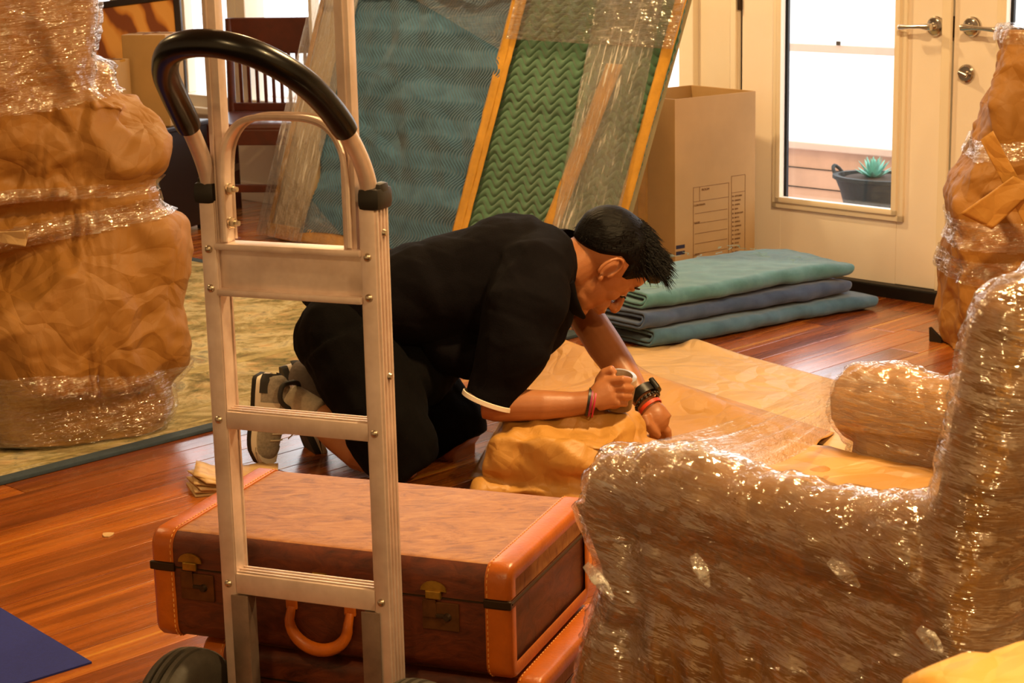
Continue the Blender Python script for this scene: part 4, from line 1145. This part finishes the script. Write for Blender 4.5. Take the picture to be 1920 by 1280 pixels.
sheet('paper_sheet', (atZ(1100, 652, 0), atZ(1325, 648, 0), atZ(1625, 730, 0), atZ(1600, 860, 0)), 40, 24, lambda s, t, P: (.0125 if np.dot(P, DV) > pe-.03 else .003)+.02*math.exp(-((s-.9)/.1)**2)*math.exp(-(t/.15)**2), M['kraft_pale'], 'upturned corner of packing paper near the folded blankets, daylight put into its pale colour', 'paper')  # same brown paper, its paler colour stands for daylight from the windows
# small stack of paper behind the suitcase
st = atZ(392, 918); g0 = thing('paper_stack', 'small stack of folded packing paper on the floor behind the suitcase', 'paper', st)
for k in range(6):
    a = .35+.05*k*(-1)**k; R = basis((cos(a), sin(a), 0), (-sin(a), cos(a), 0), (0, 0, 1)); g = G(); c = st+A(.05+.003*k, .03, .004+.006*k)
    V = []
    for j in range(5):
        for i in range(12):
            x = -.10+.2*i/11; y = -.06+.12*j/4; V.append(c+R@A(x, y, .006*math.exp(-((x+.10)/.03)**2)*k*.6))
    g.grid(np.array(V), 12, 5); link('sheet', evaluated(g.mesh(), [('SOLIDIFY', dict(thickness=.004))]), M['kraft_pale'], g0)

# ---- bundle being wrapped under his arms ------------------------------------------------
bu = nrm(A(.96, -.28, 0)); bv = nrm(A(.28, .96, 0)); bo = A(.160, 4.40, 0)
BRr = basis(bu, bv, (0, 0, 1)); g = G()
g.box(bo-bu*.035+A(0, 0, .085), (.33, .36, .16), BRr, .07); g.ell(bo-bu*.02+bv*.05+A(0, 0, .115), (.16, .15, .085), BRr); g.ell(bo-bu*.11-bv*.03+A(0, 0, .10), (.11, .13, .085), BRr)
g.ell(bo+bu*.17+bv*.02+A(0, 0, .05), (.13, .13, .06), BRr); g.ell(bo+bu*.235+bv*.05+A(0, 0, .028), (.085, .09, .050), BRr); g.box(bo+A(0, 0, .02), (.43, .38, .04), BRr, .02)
me = remesh(g, .006, 6); me = crumpled(me, [(.20, .040, 91, None), (.09, .014, 92, None)]); V = getV(me); V[:, 2] = np.maximum(V[:, 2], .012); setV(me, V)
bundle = thing('wrapped_bundle', 'rounded item wrapped in creased brown paper under the man\'s forearms', 'bundle', bo)
link('paper_wrap', me, M['kraft_light'], bundle)

# =================================================================== the kneeling man
def skin_mat():
    N = NT('skin'); f = N.noise(9, 4, .6, N.co())
    N.set(Base_Color=N.ramp(f, [(.3, col('#9a6038')), (.7, col('#b0744a'))]), Roughness=.42, Normal=N.bump(N.noise(240, 3, .6, N.co()), .12, .002))
    N.b.inputs['Subsurface Weight'].default_value = .12; N.b.inputs['Subsurface Radius'].default_value = (.012, .005, .003); N.b.inputs['Subsurface Scale'].default_value = .6
    return N.m
M['skin'] = skin_mat()
def hair_mat():
    N = NT('black_hair'); f = N.noise(60, 4, .6, N.co((1, 4, 4)))
    N.set(Base_Color=col('#060404'), Roughness=.5, Normal=N.bump(f, .6, .004)); N.b.inputs['Specular IOR Level'].default_value = .12; return N.m
M['hair'] = hair_mat()
J = atY
man = thing('person', 'man in black polo and shorts kneeling and bending over the paper-wrapped bundle', 'person', A(-.15, 4.55, 0))
hc = J(1127, 492, 4.62)
f0 = nrm(.53*rt-.85*up); z0_ = nrm(.85*rt+.53*up); yw = radians(24)
hx = nrm(cos(yw)*f0+sin(yw)*fw); hz_ = z0_; hy = nrm(np.cross(hz_, hx)); HS = 1.08
HR = basis(hx, hy, hz_)
def HP(x, y, z): return hc+HR@(A(x, y, z)*HS)
body = G()
def hell(c, r, R=None): body.ell(HP(*c), tuple(k*HS for k in r), HR if R is None else HR@R, 28, 18)
hell((-.012, 0, .036), (.098, .076, .084)); hell((.022, 0, .012), (.072, .066, .075)); hell((.030, 0, -.035), (.058, .056, .062))
hell((.034, 0, -.074), (.048, .046, .034)); hell((.066, 0, -.094), (.024, .024, .019)); hell((.024, .030, -.060), (.036, .016, .032)); hell((.024, -.030, -.060), (.036, .016, .032))
for sy in (-1, 1):
    hell((.074, sy*.024, .030), (.018, .026, .011)); hell((.054, sy*.036, -.014), (.028, .020, .024)); hell((.072, sy*.030, .010), (.016, .016, .012))
    hell((.104, sy*.013, -.030), (.013, .009, .009)); hell((.080, sy*.018, -.046), (.016, .02, .022))
hell((.052, 0, .050), (.045, .056, .045))
body.tube([HP(.084, 0, .026), HP(.096, 0, .008), HP(.110, 0, -.012), HP(.119, 0, -.026)], [(.009, .010), (.010, .010), (.012, .013), (.012, .013)], 14)
body.ell(HP(.116, 0, -.028), (.012*HS, .012*HS, .011*HS), HR)
hell((.098, 0, -.053), (.013, .023, .0068)); hell((.096, 0, -.063), (.013, .020, .0075)); hell((.088, 0, -.056), (.018, .027, .016))
# ears
for sy in (-1, 1):
    c = []
    for t in np.linspace(radians(-60), radians(235), 18):
        rx, rz = .0185, .030; x = -.006+rx*sin(t)*-1*-1*cos(0)*0 + (-rx*cos(t-pi/2)) ; z = .004+rz*sin(t)*1.0
        c.append((x, z, t))
    P_ = [HP(-.012+.019*cos(t), sy*(.0775+.012*(cos(t-pi)*.5+.5)), .006+.032*sin(t)) for t in np.linspace(radians(-35), radians(250), 18)]
    body.tube(P_, [(.0042, .0052)]*len(P_), 8)
    hell((-.010, sy*.074, .004), (.015, .006, .026)); hell((-.004, sy*.082, -.025), (.008, .005, .009)); hell((.006, sy*.078, .0), (.006, .006, .009))
# neck and upper torso (under the shirt)
nk = J(1050, 505, 4.66)
body.tube([HP(-.030, 0, .0), HP(-.030, 0, -.055), nk*.45+HP(-.03, 0, -.07)*.55, nk, J(1000, 510, 4.66)], [.060, .062, .064, .075, .10], 24)
def TB(pts): body.tube([J(*p[:3]) for p in pts], [p[3] if not isinstance(p[3], tuple) else p[3] for p in pts], 18)
TB([(1000, 510, 4.66, .10), (930, 535, 4.66, .12), (820, 560, 4.65, .11), (720, 590, 4.64, .11), (650, 630, 4.64, .11)])
# arms
TB([(1010, 500, 4.60, .07), (1000, 530, 4.47, .058), (965, 640, 4.41, .052), (928, 735, 4.39, .045), (912, 757, 4.385, .040)])
TB([(905, 758, 4.385, .034), (930, 759, 4.38, .041), (965, 759, 4.37, .039), (1020, 759, 4.36, .036), (1075, 757, 4.36, .029), (1112, 752, 4.36, (.026, .030))])
TB([(1040, 510, 4.74, .06), (1072, 540, 4.84, .052), (1100, 595, 4.80, .046), (1134, 648, 4.74, .047), (1162, 688, 4.69, .042), (1192, 730, 4.64, .031), (1213, 757, 4.61, (.029, .024))])
# legs
TB([(650, 640, 4.52, .095), (725, 770, 4.47, .075), (775, 858, 4.43, .058)])
TB([(778, 866, 4.44, .040), (735, 862, 4.46, .048), (680, 842, 4.50, .056), (635, 810, 4.55, .050), (595, 780, 4.59, .038), (560, 757, 4.61, .034), (525, 735, 4.63, .032)])
TB([(700, 640, 4.76, .09), (820, 780, 4.68, .072), (868, 842, 4.64, .056)])
TB([(872, 850, 4.64, .048), (810, 835, 4.70, .052), (730, 800, 4.76, .052), (640, 750, 4.80, .038), (585, 715, 4.80, .034), (555, 700, 4.80, .032)])
# near hand: a fist closed round the tape roll
wr = J(1112, 752, 4.36)
body.tube([wr, J(1128, 742, 4.36), J(1146, 734, 4.362)], [(.026, .028), (.022, .036), (.021, .040)], 16, upv=fw)
body.ell(J(1140, 738, 4.365), (.040, .022, .034)); body.ell(J(1152, 728, 4.365), (.022, .018, .030))
body.ell(J(1150, 750, 4.37), (.026, .018, .022))
kn = [((1170, 712), .0098), ((1173, 726), .0102), ((1170, 741), .0098), ((1162, 755), .0088)]
for i, ((kx, ky), r) in enumerate(kn):
    r *= .95
    body.tube([J(kx-28, ky+2, 4.362), J(kx-2, ky-1+i*.5, 4.345), J(kx+9, ky+1, 4.362), J(kx+11, ky+4, 4.395), J(kx+1, ky+6, 4.425), J(kx-12, ky+6, 4.43)], [r*1.15, r*1.12, r*1.05, r, r*.95, r*.75], 10)
body.tube([J(1124, 735, 4.385), J(1126, 712, 4.385), J(1134, 698, 4.378), J(1147, 692, 4.372), J(1154, 701, 4.368)], [.016, .0145, .0125, .0115, .0085], 10)
# far hand: index finger pressing the sheet, the others curled, thumb tucked beside
body.tube([J(1213, 757, 4.61), J(1224, 775, 4.60), J(1238, 795, 4.59)], [(.027, .022), (.036, .020), (.037, .018)], 16, upv=nrm(rt*.7+up*.7))
body.ell(J(1231, 786, 4.595), (.034, .022, .034))
body.tube([J(1240, 795, 4.60), J(1252, 808, 4.595), J(1254, 822, 4.60), J(1251, 836, 4.607)], [.0115, .0108, .0095, .0072], 10)
for i, (dx, dy, dY) in enumerate(((-5, 3, .022), (-14, 5, .034), (-24, 4, .040))):
    body.tube([J(1236+dx, 793+dy, 4.60+dY*.3), J(1248+dx, 806+dy, 4.59+dY), J(1246+dx, 817+dy, 4.60+dY), J(1238+dx, 815+dy, 4.62+dY)], [.0112, .0105, .0098, .0085], 10)
body.tube([J(1208, 778, 4.575), J(1214, 795, 4.565), J(1226, 808, 4.572), J(1236, 818, 4.585)], [.0135, .0125, .011, .0082], 10)
bm_ = remesh(body, .0033, 6, .5)
link('body', bm_, M['skin'], man)
# eye, brow, lashes
for sy in (-1, 1):
    g = G(); g.ell(HP(.0790, sy*.030, .006), (.0098, .0098, .0098), HR); e = g.out('eye', simple('eye_white', '#d8c8b4', .3), man, smooth=True)
    g = G(); g.ell(HP(.0865, sy*.030, .001), (.0052, .0060, .0060), HR); g.out('iris', M['black'], e, smooth=True)
    g = G(); g.tube([HP(.0925, sy*.020, .006), HP(.0955, sy*.030, .004), HP(.091, sy*.040, .005)], .0016, 6); g.out('eyelash', M['hair'], man)
    g = G(); P_ = [HP(.094, sy*.014, .036), HP(.0955, sy*.026, .041), HP(.088, sy*.040, .040), HP(.078, sy*.048, .034)]
    g.tube(catmull(P_, 4), [(.002, .0045)]*13, 6); g.out('eyebrow', M['hair'], man)
# hair
g = G(); g.ell(HP(-.014, 0, .040), (.106*HS, .083*HS, .090*HS), HR, 40, 28); g.ell(HP(.060, 0, .080), (.058*HS, .062*HS, .048*HS), HR, 30, 20); g.ell(HP(.030, 0, .06), (.068*HS, .068*HS, .06*HS), HR, 30, 20)
hm = remesh(g, .0035, 6); V = getV(hm); N = getN(hm); L = (V-hc)@HR/HS
def zlim(x): return np.interp(x, [-.12, -.085, -.05, -.02, .012, .03, .045, .07, .085, .12], [-.045, -.045, -.012, .030, .036, .004, .012, .055, .066, .068])
dz = L[:, 2]-zlim(L[:, 0]); V = V-N*(.012*(1-sstep(dz, 0, .028)))[:, None]
st_ = (np.sin(L[:, 1]*900+L[:, 0]*120+6*np.sin(L[:, 0]*60))*.0004+crumple(L, .05, 5)*.003)*sstep(dz, .02, .05)
V = V+N*st_[:, None]; v2, f2 = submesh(V, faces_of(hm), dz > -.002)
hair = link('hair', mesh_from(v2, f2), M['hair'], man, fix=False)
rng = np.random.default_rng(4); g = G(); ids = np.where((dz > .03))[0]
for k in range(2600):
    i = rng.choice(ids); p = V[i]; n = N[i]; l = L[i]
    top = sstep(np.array([l[2]+l[0]*.8]), .07, .13)[0]
    ln = (.010+.026*top)*rng.uniform(.6, 1.2)
    if top < .15 and rng.random() < .6: continue
    d = nrm(n*(.35+.25*top)+hx*(.9)+hz_*(.15-.4*(1-top))+rng.normal(size=3)*.16)
    d2 = nrm(d-hz_*.55+hx*.2)
    g.tube([p-n*.003, p+d*ln*.5, p+d*ln*.75+d2*ln*.45], [.0011, .0009, .0002], 3, cap=False)
for k in range(8):   # stray wisps on the crown
    p = HP(-.01+.012*k, -.02+.006*k, .128-.001*k); a = rng.uniform(.5, 1)
    g.tube([p-hz_*.006, p+hz_*.012*a-hx*.004, p+hz_*.016*a+hx*.010, p+hz_*.010*a+hx*.022], [.0007, .0006, .0005, .0002], 3, cap=False)
o = g.out('hair_strands', M['hair'], hair); o['kind'] = 'stuff'

# polo shirt: torso, sleeves, collar
sh = G()
spine = [(622, 625, .115, .145), (650, 602, .128, .165), (700, 575, .128, .175), (790, 553, .133, .180), (870, 545, .150, .190), (930, 540, .172, .200), (985, 527, .172, .205), (1025, 515, .150, .180), (1050, 508, .115, .130), (1062, 505, .085, .095)]
rings = []
for i, (x, y, th_, wd) in enumerate(spine):
    a = spine[max(i-1, 0)]; b = spine[min(i+1, len(spine)-1)]; t = nrm(A(b[0]-a[0], -(b[1]-a[1]))); nx = -t[1]; nz = t[0]
    up_ = nrm(rt*nx+up*nz); c = J(x, y, 4.655)
    rings.append([c+up_*th_*(abs(sin(q))**.85)*np.sign(sin(q))+fw*wd*(abs(cos(q))**.85)*np.sign(cos(q)) for q in np.linspace(0, 2*pi, 41)[:-1]])
sh.loft(rings)
def TS(g, pts, n=20): g.tube([J(*p[:3]) for p in pts], [p[3] for p in pts], n)
TS(sh, [(1015, 490, 4.62, .10), (1000, 515, 4.50, .098), (985, 575, 4.43, .098), (965, 650, 4.40, .088), (940, 705, 4.385, .074), (926, 735, 4.382, .066), (918, 752, 4.382, .063)])
TS(sh, [(1040, 500, 4.72, .09), (1060, 525, 4.82, .075), (1085, 560, 4.82, .055), (1103, 580, 4.81, .048)])
sh.ell(J(1035, 560, 4.62), (.060, .10, .095)); sh.ell(J(900, 640, 4.62), (.16, .15, .09)); sh.ell(J(990, 620, 4.60), (.09, .13, .075))
sm = remesh(sh, .0055, 7); V = getV(sm); N = getN(sm)
V = V+N*(crumple(V, .16, 51, np.diag([1, .6, 1]))*.016+crumple(V, .07, 52)*.004)[:, None]; setV(sm, V)
sm = evaluated(sm, [('SMOOTH', dict(factor=.5, iterations=3))])
shirt = link('polo_shirt', sm, M['navy'], man)
# white sleeve trims
def ringband(name, c, axis, r0, r1, wdt, mat, parent, up_=None, n=40, e=1.0):
    axis = nrm(axis); x = nrm(np.cross(axis, fw)); y = np.cross(axis, x); g = G(); rr = []
    for (dr, dl) in ((0, 0), (.003, .001), (.003, wdt-.001), (0, wdt)):
        rr.append([c+axis*dl+x*(r0+dr)*cos(a)+y*(r1+dr)*sin(a) for a in np.linspace(0, 2*pi, n+1)[:-1]])
    g.loft(rr, cap=False); g.loft([[c+axis*wdt+x*(r0)*cos(a)+y*(r1)*sin(a) for a in np.linspace(0, 2*pi, n+1)[:-1]], [c+axis*(wdt*.2)+x*(r0*.8)*cos(a)+y*(r1*.8)*sin(a) for a in np.linspace(0, 2*pi, n+1)[:-1]]], cap=False)
    return g.out(name, mat, parent, sharp=50)
ax_ = nrm(J(912, 757, 4.385)-J(935, 715, 4.385)); ax_ = nrm(ax_-rt*.0)
o = ringband('sleeve_trim', J(919, 746, 4.378), ax_*.8-up*.35, .0650, .0655, .012, M['white_cloth'], shirt); o['label'] = 'white ribbed sleeve edge'
ax2 = nrm(J(1134, 648, 4.74)-J(1100, 595, 4.80))
o = ringband('sleeve_trim', J(1105, 583, 4.81), ax2, .044, .047, .011, M['white_cloth'], shirt); o['label'] = 'white ribbed sleeve edge'
# collar: a folded band standing round the neck
g = G(); cc = J(1064, 502, 4.655); ca = nrm(HP(-.03, 0, -.03)-nk); cx = nrm(np.cross(ca, fw)); cy = np.cross(ca, cx)
rr = []
for (r, l) in ((.078, -.012), (.084, .012), (.082, .030), (.086, .034), (.092, .022), (.100, -.012), (.104, -.022), (.098, -.022)):
    rr.append([cc+ca*l+cx*r*1.05*cos(a)+cy*r*.95*sin(a) for a in np.linspace(0, 2*pi, 49)[:-1]])
g.loft(rr, cap=False); g.out('collar', M['navy'], shirt, sharp=70)
g = G(); g.tube([J(1062, 530, 4.50), J(1070, 562, 4.51), J(1082, 584, 4.54), J(1094, 594, 4.58)], [(.020, .012), (.018, .012), (.014, .010), (.006, .006)], 12, upv=rt); g.out('collar_point', M['navy'], shirt, sharp=70)
# shorts
so = G()
TS(so, [(640, 612, 4.64, .120), (660, 620, 4.64, .13), (690, 610, 4.64, .13)])
so.ell(J(640, 628, 4.56), (.112, .12, .115)); so.ell(J(645, 625, 4.74), (.108, .12, .11))
TS(so, [(650, 640, 4.53, .118), (690, 720, 4.49, .116), (728, 800, 4.45, .112), (752, 852, 4.43, .098), (762, 872, 4.43, .088), (768, 882, 4.43, .078)])
TS(so, [(700, 640, 4.74, .118), (780, 740, 4.69, .112), (838, 800, 4.655, .098), (858, 836, 4.645, .085)])
so.ell(J(760, 690, 4.62), (.14, .13, .10))
som = remesh(so, .0055, 6); V = getV(som); N = getN(som)
V = V+N*(crumple(V, .15, 61)*.016+crumple(V, .06, 62)*.004)[:, None]; V[:, 2] = np.maximum(V[:, 2], .0125)
setV(som, V); som = evaluated(som, [('SMOOTH', dict(factor=.5, iterations=2))])
shorts = link('shorts', som, M['short_cloth'], man)
# cargo pocket
pk = [J(640, 690, 4.405), J(700, 705, 4.385), J(715, 760, 4.365), J(655, 750, 4.385)]

# socks and shoes
M['sock'] = simple('beige_sock', '#b8a890', .9, 0, 90, .15, .4, 400); M['sock_dark'] = simple('grey_sock', '#6a6058', .9, 0, 90, .15, .4, 400)
M['mesh_grey'] = simple('grey_shoe_mesh', '#9a9080', .8, 0, 120, .25, .4, 300); M['shoe_light'] = simple('cream_shoe_overlay', '#d6c8b0', .6)
M['sole'] = simple('black_shoe_sole', '#14110f', .6); M['midsole'] = simple('white_midsole', '#dcd0bc', .6); M['shoe_dark'] = simple('charcoal_shoe_toe', '#2a2724', .7)
g = G(); TS(g, [(532, 742, 4.625, .043), (560, 757, 4.61, .0415), (590, 777, 4.592, .0435), (601, 784, 4.585, .044)]); sk = evaluated(g.mesh(), [('SUBSURF', dict(levels=2))]); link('sock', sk, M['sock'], man)
g = G(); TS(g, [(540, 698, 4.80, .042), (575, 708, 4.80, .044), (640, 745, 4.80, .046)]); sk = evaluated(g.mesh(), [('SUBSURF', dict(levels=2))]); link('sock', sk, M['sock_dark'], man)
def shoe(heel, toe, inst, mats, flip=1):
    """heel and toe points on the sole line; inst = direction from sole towards the instep/ankle"""
    ax = nrm(toe-heel); L = np.linalg.norm(toe-heel); iz = nrm(inst-ax*np.dot(inst, ax)); iy = np.cross(ax, iz)
    def S(x, y, z): return heel+ax*x*L+iy*y+iz*z
    wk = [(-.02, .026), (.05, .036), (.2, .038), (.45, .037), (.68, .047), (.85, .044), (.97, .028), (1.02, .012)]
    def wid(x): return np.interp(x, [a for a, b in wk], [b for a, b in wk])
    def outline(x0, k, z, grow=0): 
        pts = []
        for t in np.linspace(0, 2*pi, 45)[:-1]:
            x = .5-.52*cos(t); y = wid(x)*sin(t)/max(.35, abs(sin(t)))*min(1, abs(sin(t))*2.4) if abs(sin(t)) < .42 else wid(x)*np.sign(sin(t))
            pts.append((x, y*(1+grow)*k))
        return [S(x, y, z+(.012*sstep(np.array([x]), .75, 1.05)[0])) for x, y in pts]
    g = G(); g.loft([outline(0, .94, -.006), outline(0, 1.02, 0), outline(0, 1.03, .010)])
    so_ = g.out('shoe', mats[0], man, sharp=60); so_.name = 'shoe_sole'
    g = G(); g.loft([outline(0, 1.02, .010), outline(0, 1.0, .026), outline(0, .93, .027)]); ms = g.out('midsole', mats[1], so_, sharp=60)
    # upper
    g = G(); rings = []
    for x in np.linspace(-.01, 1.0, 16):
        h = np.interp(x, [-.01, .08, .2, .32, .5, .7, .88, 1.0], [.062, .085, .088, .090, .074, .058, .046, .020]); w_ = wid(x)*.97
        rings.append([S(x, w_*cos(a)*(1 if sin(a) < .3 else 1-.25*(sin(a)-.3)), .022+(h-.022)*max(0, sin(a))) for a in np.linspace(-.25, pi+.25, 18)])
    g.loft(rings, cap=True); um = evaluated(g.mesh(), [('SUBSURF', dict(levels=1))]); u = link('upper', um, mats[2], so_)
    # overlays: heel counter, toe cap, side stripe
    for (x0, x1, a0, a1, mt, nm) in ((-.015, .20, -.2, pi+.2, mats[3], 'heel_counter'), (.80, 1.0, -.2, pi+.2, mats[4], 'toe_cap'), (.30, .62, .0, .9, mats[5], 'side_overlay'), (.30, .62, pi-.9, pi, mats[5], 'side_overlay')):
        g = G(); rings = []
        for x in np.linspace(x0, x1, 7):
            h = np.interp(x, [-.01, .08, .2, .32, .5, .7, .88, 1.0], [.062, .085, .088, .090, .074, .058, .046, .020])*(.8 if nm == 'heel_counter' else 1); w_ = wid(x)*.97+.0022
            rings.append([S(x, w_*cos(a)*(1 if sin(a) < .3 else 1-.25*(sin(a)-.3)), .022+(h-.0195)*max(0, sin(a))) for a in np.linspace(a0, a1, 14)])
        g.loft(rings, cap=False, closed=False); g.out(nm, mt, so_, sharp=60)
    g = G()
    for k in range(5):
        x = .42+.075*k; h = np.interp(x, [.32, .5, .7, .88], [.090, .074, .058, .046])+.003
        g.tube([S(x, -.024, h-.006), S(x, 0, h+.002), S(x, .024, h-.006)], .0022, 6)
    P_ = [S(.42, 0, .088), S(.40, -.02, .100), S(.46, -.045, .09), S(.50, -.02, .080), S(.42, .0, .088)]
    g.tube(catmull(P_, 5), .002, 6); g.tube(catmull([S(.42, 0, .088), S(.5, -.03, .095), S(.62, -.05, .075), S(.72, -.055, .05)], 5), .002, 6)
    g.out('laces', mats[5], so_)
    g = G(); P_ = [S(x, y, z) for x, y, z in ((.06, 0, .098), (.10, .033, .090), (.26, .036, .088), (.36, 0, .098), (.26, -.036, .088), (.10, -.033, .090))]
    P_ = catmull(P_+[P_[0]], 5)[:-1]; g.tube(P_, .0065, 8, closed=True); g.out('ankle_collar', mats[3], so_, sharp=70)
hp = J(505, 702, 4.645); tp_ = J(482, 862, 4.60)
shoe(J(492, 700, 4.645), J(484, 868, 4.605), J(600, 790, 4.56)-J(500, 700, 4.645)+fw*-.02, (M['sole'], M['midsole'], M['mesh_grey'], M['shoe_dark'], M['mesh_grey'], M['shoe_light']))
shoe(J(528, 690, 4.83), J(588, 862, 4.71), J(640, 735, 4.83)-J(535, 700, 4.83), (M['sole'], M['midsole'], M['mesh_grey'], M['shoe_dark'], M['shoe_dark'], M['mesh_grey']))

# wristwatch, bracelets (worn) and the roll of tape in his fist
wa = nrm(J(1213, 757, 4.61)-J(1192, 730, 4.64)); wc = J(1206, 738, 4.62)
def wring(name, c, ax, r0, r1, w_, th_, mat, parent=man, n=36):
    x = nrm(np.cross(ax, fw)); y = np.cross(ax, x); g = G(); rr = []
    for (dr, dl) in ((0, -w_/2), (th_, -w_/2), (th_, w_/2), (0, w_/2)): rr.append([c+ax*dl+x*(r0+dr)*cos(a)+y*(r1+dr)*sin(a) for a in np.linspace(0, 2*pi, n+1)[:-1]])
    rr.append(rr[0]); g.loft(rr, cap=False); return g.out(name, mat, parent, sharp=40), x, y
st_o, wx, wy = wring('watch_strap', wc, wa, .0305, .0285, .024, .0028, M['rubber'])
fc_ = wc-wx*.036 if np.dot(wx, rt) < 0 else wc+wx*.036
wn = nrm(fc_-wc); wt_ = np.cross(wa, wn)
g = G(); g.box(fc_+wn*.001, (.036, .034, .012), basis(wa, wt_, wn), .005); wcase = g.out('watch_case', M['rubber'], st_o, sharp=40)
g = G(); g.box(fc_+wn*.0078, (.031, .029, .002), basis(wa, wt_, wn), .003); g.out('watch_glass', simple('watch_glass', '#050506', .05, 0, coat=1.0), st_o)
bb, _, _ = wring('bead_bracelet', J(1214, 752, 4.612), wa, .0290, .0265, .008, .004, simple('grey_bracelet', '#5a5048', .5, .3))
g = G()
for k in range(20):
    a = 2*pi*k/20; g.ell(J(1214, 752, 4.612)+wx*.0345*cos(a)+wy*.032*sin(a), (.0042, .0042, .0042), None, 8, 6)
o = g.out('beads', simple('dark_beads', '#1c1712', .25), bb, smooth=True); o['kind'] = 'stuff'
wring('red_wristband', J(1219, 763, 4.606), wa, .0300, .026, .009, .0025, simple('coral_wristband', '#d2401c', .5))
na = nrm(J(1112, 752, 4.36)-J(1075, 757, 4.36)); nc = J(1108, 754, 4.36)
na = nrm(na-up*.3)
o, _, _ = wring('cord_bracelet', nc, na, .0325, .0290, .005, .002, simple('magenta_cord', '#8c1848', .5)); 
wring('cord_bracelet', nc+na*.008, na, .0335, .0295, .004, .002, simple('crimson_cord', '#b01c40', .5))
o, _, _ = wring('black_cord', nc-na*.006, na, .0320, .0280, .006, .0025, M['rubber'])
rl = thing('tape_roll', 'shiny steel-rimmed roll gripped in the man\'s right fist', 'tape roll', J(1163, 730, 4.39))
ra = nrm(-fw*.45+up*.85+rt*.12); rcn = J(1161, 734, 4.395); ry = nrm(np.cross(ra, rt)); rx = np.cross(ra, ry)
def cring(r, l, n=40): return [rcn+ra*l+rx*r*cos(a)+ry*r*sin(a) for a in np.linspace(0, 2*pi, n+1)[:-1]]
g = G(); g.loft([cring(.026, -.040), cring(.036, -.038), cring(.037, .034), cring(.026, .038)]); g.out('roll', simple('brown_tape_roll', '#5c4028', .3, 0, coat=.4), rl, sharp=40)
g = G(); g.loft([cring(.037, .026), cring(.0385, .034), cring(.036, .044), cring(.026, .046), cring(.024, .026)]); g.out('rim', simple('satin_steel', '#d8d4cc', .32, .8), rl, sharp=40)

# ---- porch planter ------------------------------------------------------------------
pc = rp(4.50, 6.72, -.02)
pl = thing('planter', 'dark ribbed planter with blue-green succulent outside the glazed door', 'planter', pc)
def prg(rx_, ry_, z, n=56): return [pc+DV*cos(a)*rx_*(1+.02*(int(a*9) % 2))+NV*sin(a)*ry_+A(0, 0, z) for a in np.linspace(0, 2*pi, n+1)[:-1]]
g = G(); g.loft([prg(.12, .085, .0), prg(.15, .11, .07), prg(.18, .13, .17), prg(.20, .145, .215), prg(.215, .155, .22), prg(.215, .155, .235), prg(.19, .135, .235), prg(.185, .13, .205)], cap=True)
M['pot'] = simple('dark_woven_pot', '#1d2422', .7, 0, 30, .3, .6, 60); g.out('pot', M['pot'], pl, sharp=30)
for sx in (-1, 1):
    g = G(); g.tube([pc+DV*sx*(.20+.035*sin(t))+NV*(.03*cos(t))+A(0, 0, .215+.045*sin(t)) for t in np.linspace(0, pi, 9)], .008, 8); g.out('pot_handle', M['pot'], pl, sharp=60)
g = G(); g.loft([prg(.188, .133, .21), prg(.15, .11, .228), prg(.02, .02, .232)]); g.out('soil', simple('potting_soil', '#3a2c20', 1), pl)
M['agave'] = simple('blue_green_leaf', '#6fae9c', .5, 0, 20, .2)
ac = pc-NV*.02+DV*.02+A(0, 0, .225)
for ring_, n_, el, ln in ((0, 9, .35, .085), (1, 9, .75, .090), (2, 7, 1.15, .085), (3, 4, 1.45, .07)):
    for k in range(n_):
        a = 2*pi*(k+.5*(ring_ % 2))/n_; d = DV*cos(a)*cos(el)+NV*sin(a)*cos(el)+A(0, 0, sin(el)); sd = nrm(np.cross(d, (0, 0, 1)))
        P_ = [ac+d*ln*t+A(0, 0, .012*t*t) for t in (0, .3, .6, .85, 1)]
        g = G(); g.tube(P_, [(.004, .008), (.004, .012), (.0035, .010), (.002, .005), (.0005, .0008)], 8, upv=np.cross(sd, d)); g.out('leaf', M['agave'], pl, sharp=60)
# dry frosty sprigs lying round the planter
rng = np.random.default_rng(9); g = G()
for k in range(900):
    p = rng.uniform(3.9, 5.5); q = rng.uniform(5.72, 6.55); c = rp(p, q, -.02); a = rng.uniform(0, 6.28); l = rng.uniform(.03, .07)
    d = DV*cos(a)+NV*sin(a); g.tube([c, c+d*l*.5+A(0, 0, rng.uniform(.01, .04)), c+d*l+A(0, 0, rng.uniform(.0, .05))], [.0018, .0016, .0006], 3, cap=False)
o = g.out('dry_sprigs', simple('pale_dry_sprigs', '#dcd8e0', .9)); tag(o, 'pale dry sprigs scattered on the porch floor outside the door', 'sprigs'); o['kind'] = 'stuff'

bl = [o for o in bpy.data.objects if o.type == 'EMPTY' and o.name.startswith('moving_blanket')]
top_b = [o for o in bl if 'topmost' in o['label']][0]
threads(.1165+.058*.92, 120, 3, top_b)
